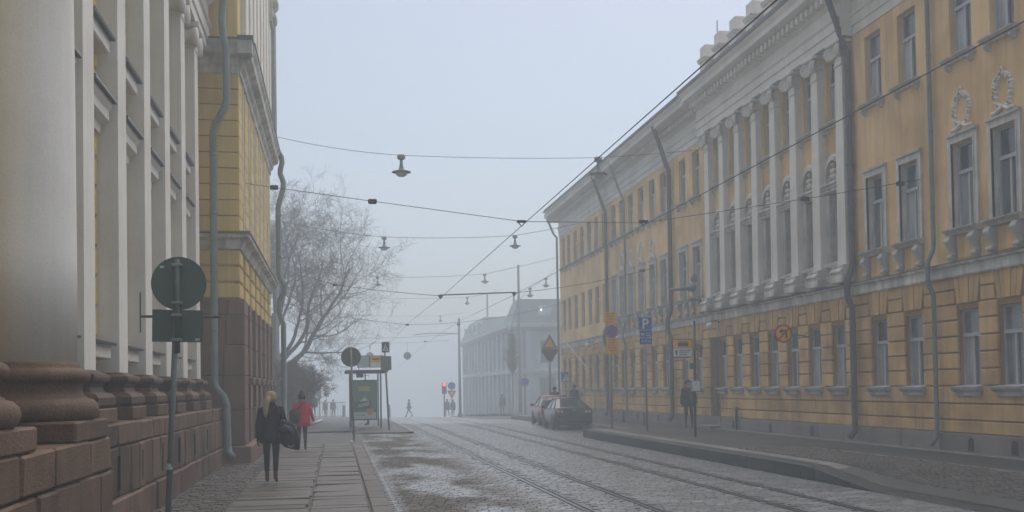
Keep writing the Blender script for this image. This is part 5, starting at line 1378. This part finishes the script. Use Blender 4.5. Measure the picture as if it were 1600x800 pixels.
person('person in a dark hooded jacket beyond the roof of the dark car', (13.5, 57.5, .0), rad(0), 1.80, (.02, .02, .022), (.012, .012, .015), (.02, .018, .016), coat_w=1.25, hat=(.02, .02, .02))
person('person in a grey jacket beside the dark hooded one beyond the cars', (14.0, 57.2, .0), rad(0), 1.66, (.09, .095, .10), (.02, .02, .022), (.03, .025, .02), coat_w=1.2)
person('faint figure striding across the street in the fog', (6.7, 96, road_z(6.7, 96)), rad(90), 1.66, (.13, .135, .14), (.11, .11, .12), (.03, .025, .02), stride=.32, arms=(.25, -.25), coat_w=1.05)
person('foggy figure left of the closely paired one, at the grey tram pole', (10.6, 99, -.9), rad(20), 1.60, (.05, .052, .056), (.02, .02, .022), (.02, .018, .016), coat_w=1.35, hem=.6)
person('foggy figure right of its twin beside the grey tram pole', (11.2, 99.3, -.9), rad(-10), 1.55, (.05, .052, .056), (.02, .02, .022), (.02, .018, .016), coat_w=1.35, hem=.6)
person('foggy pedestrian by the railing, nearer the shrub', (-1.05, 100, -.9), rad(160), 1.68, (.06, .062, .065), (.02, .02, .022), (.03, .025, .02), coat_w=1.25)
person('foggy pedestrian in dark coat by the railing, nearer the shelter', (-.28, 98, -.85), rad(190), 1.70, (.05, .052, .056), (.02, .02, .022), (.03, .025, .02), coat_w=1.2)
person('person in dark coat half lost behind the shrub edge', (-1.55, 72, -.2), rad(5), 1.70, (.03, .018, .02), (.02, .02, .022), (.03, .02, .02), coat_w=1.3)
person('person waiting behind the shelter poster, only feet visible', (1.45, 48.6, .05), rad(100), 1.70, (.03, .03, .035), (.012, .012, .014), (.03, .025, .02), stride=.03)

# ------------------------------------------------------------------ cars
def paint(c):
    m = mat('car_paint', c, .3, .05, 3, 0, spec=.6); m.node_tree.nodes['Principled BSDF'].inputs['Coat Weight'].default_value = .15; return m
RUB = mat('tyre', (.015, .015, .015), .85, .1, 10, 0); RIM = mat('rim', (.18, .185, .19), .4, .05, 6, 0, metal=.6)
LENS_R = mat('tail_lens', (.30, .03, .03), .25, .05, 6, 0); LENS_P = mat('pale_lens', (.55, .42, .40), .25, .05, 6, 0); TRIM = mat('car_trim', (.02, .02, .022), .6, .1, 6, 0)
def car(nm, label, loc, rz, c, st, gh, hgt, L2, Wd):
    t = thing(nm, label, 'car', loc, rz); pm = paint(c)
    rings = []
    for (y, w, b, tp) in st:
        rings.append([(-w*.80, y, b), (-w*.95, y, b+.08), (-w, y, b+.25), (-w*1.0, y, (b+tp)/2+.08), (-w*.965, y, tp-.10), (-w*.90, y, tp-.02), (-w*.6, y, tp+.012), (0, y, tp+.02),
                      (w*.6, y, tp+.012), (w*.90, y, tp-.02), (w*.965, y, tp-.10), (w, y, (b+tp)/2+.08), (w, y, b+.25), (w*.95, y, b+.08), (w*.80, y, b)])
    MB().loft(rings).build('body', pm, t, True, True)
    g = []
    for (z, ya, yb, w, ri) in gh:
        g.append([(-w*.7, ya, z), (-w, ya+ri, z), (-w, yb-ri, z), (-w*.7, yb, z), (w*.7, yb, z), (w, yb-ri, z), (w, ya+ri, z), (w*.7, ya, z)])
    MB().loft(g).build('glasshouse', 'car_glass', t, False, True)
    top = g[-1]; rf_ = []
    z = gh[-1][0]
    MB().loft([[(x*1.03, y_*1.02+.0, z-.035) for x, y_, _ in top], [(x*1.02, y_*1.01, z+.015) for x, y_, _ in top], [(x*.85, y_*.9, z+.045) for x, y_, _ in top], [(x*.4, y_*.5, z+.055) for x, y_, _ in top]]).build('roof', pm, t, True, True)
    lo, hi = g[0], g[-1]
    for i in (1, 2, 5, 6): MB().tube([lo[i], hi[i]], .035, 6).build('pillar', pm, t, True, True)
    ym = sum((gh[0][1], gh[0][2]))/2
    for s in (-1, 1):
        MB().tube([(s*gh[0][3], ym, gh[0][0]), (s*gh[-1][3], ym*.8, z)], .03, 6).build('pillar', TRIM, t, True, True)
        m_ = MB().cbox(s*(Wd+.10)-.10, s*(Wd+.10)+.10, gh[0][2]-.50, gh[0][2]-.38, gh[0][0]-.02, gh[0][0]+.14, .04); m_.build('wing_mirror', pm, t, True, True)
        for y_ in (-L2*.59, L2*.61):
            w = MB().lathe([(.19, -.10), (.29, -.10), (.31, -.07), (.315, 0), (.31, .07), (.29, .10), (.19, .10)], (s*(Wd-.10), y_, .315), 24, 'x').build('wheel', RUB, t, True, True)
            MB().lathe([(.001, -.03), (.19, -.06), (.2, 0), (.19, .06), (.001, .03)], (s*(Wd-.07), y_, .315), 14, 'x').build('rim', RIM, w, True, True)
            MB().lathe([(.33, -.02), (.37, -.02), (.37, .02), (.33, .02)], (s*(Wd-.005), y_, .33), 20, 'x', ).build('wheel_arch', TRIM, t, True, True)
        yr = st[1][0]
        l_ = MB().cbox(s*(Wd-.25)-.20, s*(Wd-.25)+.20, -L2-.02, -L2+.16, .70, .89, .04).build('tail_light', LENS_R, t, True, True)
        for q in (-.09, .07): MB().lathe([(.001, -.012), (.055, -.008), (.06, .0)], (s*(Wd-.25)+q, -L2-.02, .80), 12, 'y').build('lamp_ring', LENS_P, l_, True, True)
    bp_ = MB().cbox(-Wd*.94, Wd*.94, -L2-.08, -L2+.3, .28, .60, .08); bp_.build('rear_bumper', TRIM if c[0] < .1 else pm, t, True, True)
    MB().box(-.26, .26, -L2-.045, -L2-.02, .66, .77).build('number_plate', TRIM if c[0] < .1 else 'sign_white', t, False, True)
    MB().lathe([(.001, -.02), (.05, -.015), (.05, 0)], (0, -L2-.03, .88), 12, 'y').build('badge', RIM, t, False, True)
    MB().box(-Wd*.75, Wd*.75, -L2-.012, -L2+.02, .985, 1.0).build('boot_seam', TRIM, t, False, True)
    MB().tube([(Wd*.5, -L2-.1, .25), (Wd*.5, -L2+.3, .25)], .035, 8).build('exhaust', RIM, t, True, True)
    MB().box(-Wd*.7, Wd*.7, -L2*.9, L2*.85, .2, .3).build('underbody', TRIM, t, False, True)
SED = [(-2.18, .70, .42, .86), (-2.15, .80, .30, .96), (-2.0, .86, .24, 1.00), (-1.3, .88, .2, .98), (0, .88, .2, .95), (1.0, .88, .2, .92), (1.7, .85, .22, .85), (2.1, .76, .28, .70), (2.2, .64, .36, .6)]
HAT = [(-1.83, .68, .42, .80), (-1.80, .78, .30, .92), (-1.6, .84, .24, .98), (-1.0, .86, .2, .98), (0, .86, .2, .96), (.8, .86, .2, .94), (1.4, .82, .22, .84), (1.75, .72, .28, .70), (1.85, .6, .36, .6)]
zc = road_z(10.3, 46)-.0
car('parked_car', 'dark grey four door car parked at the kerb, seen from behind', (10.62, 46.9, zc), rad(-3.5), (.016, .017, .02), SED, [(.94, -1.72, 1.15, .80, .10), (1.20, -1.15, .70, .68, .10), (1.38, -.75, .28, .58, .10)], 1.43, 2.18, .88)
car('parked_car', 'small red car parked in front of the dark grey car', (11.05, 52.2, zc), rad(-3.0), (.24, .025, .032), HAT, [(.95, -1.72, 1.0, .79, .08), (1.25, -1.55, .45, .68, .08), (1.44, -1.35, .10, .60, .08)], 1.5, 1.83, .86)

# ------------------------------------------------------------------ haze
hm = bpy.data.materials.new('fog'); hm.use_nodes = True
N, L = hm.node_tree.nodes, hm.node_tree.links
N.remove(N['Principled BSDF'])
pv = N.new('ShaderNodeVolumePrincipled'); pv.inputs['Color'].default_value = (.87, .95, 1.0, 1); pv.inputs['Density'].default_value = HAZE; pv.inputs['Anisotropy'].default_value = 0.0
L.new(pv.outputs[0], N['Material Output'].inputs['Volume'])
hm.cycles.homogeneous_volume = True
hz = MB().box(-300, 300, -60, 430, -19, 17.2).build('haze', hm)
tag(hz, kind='stuff')
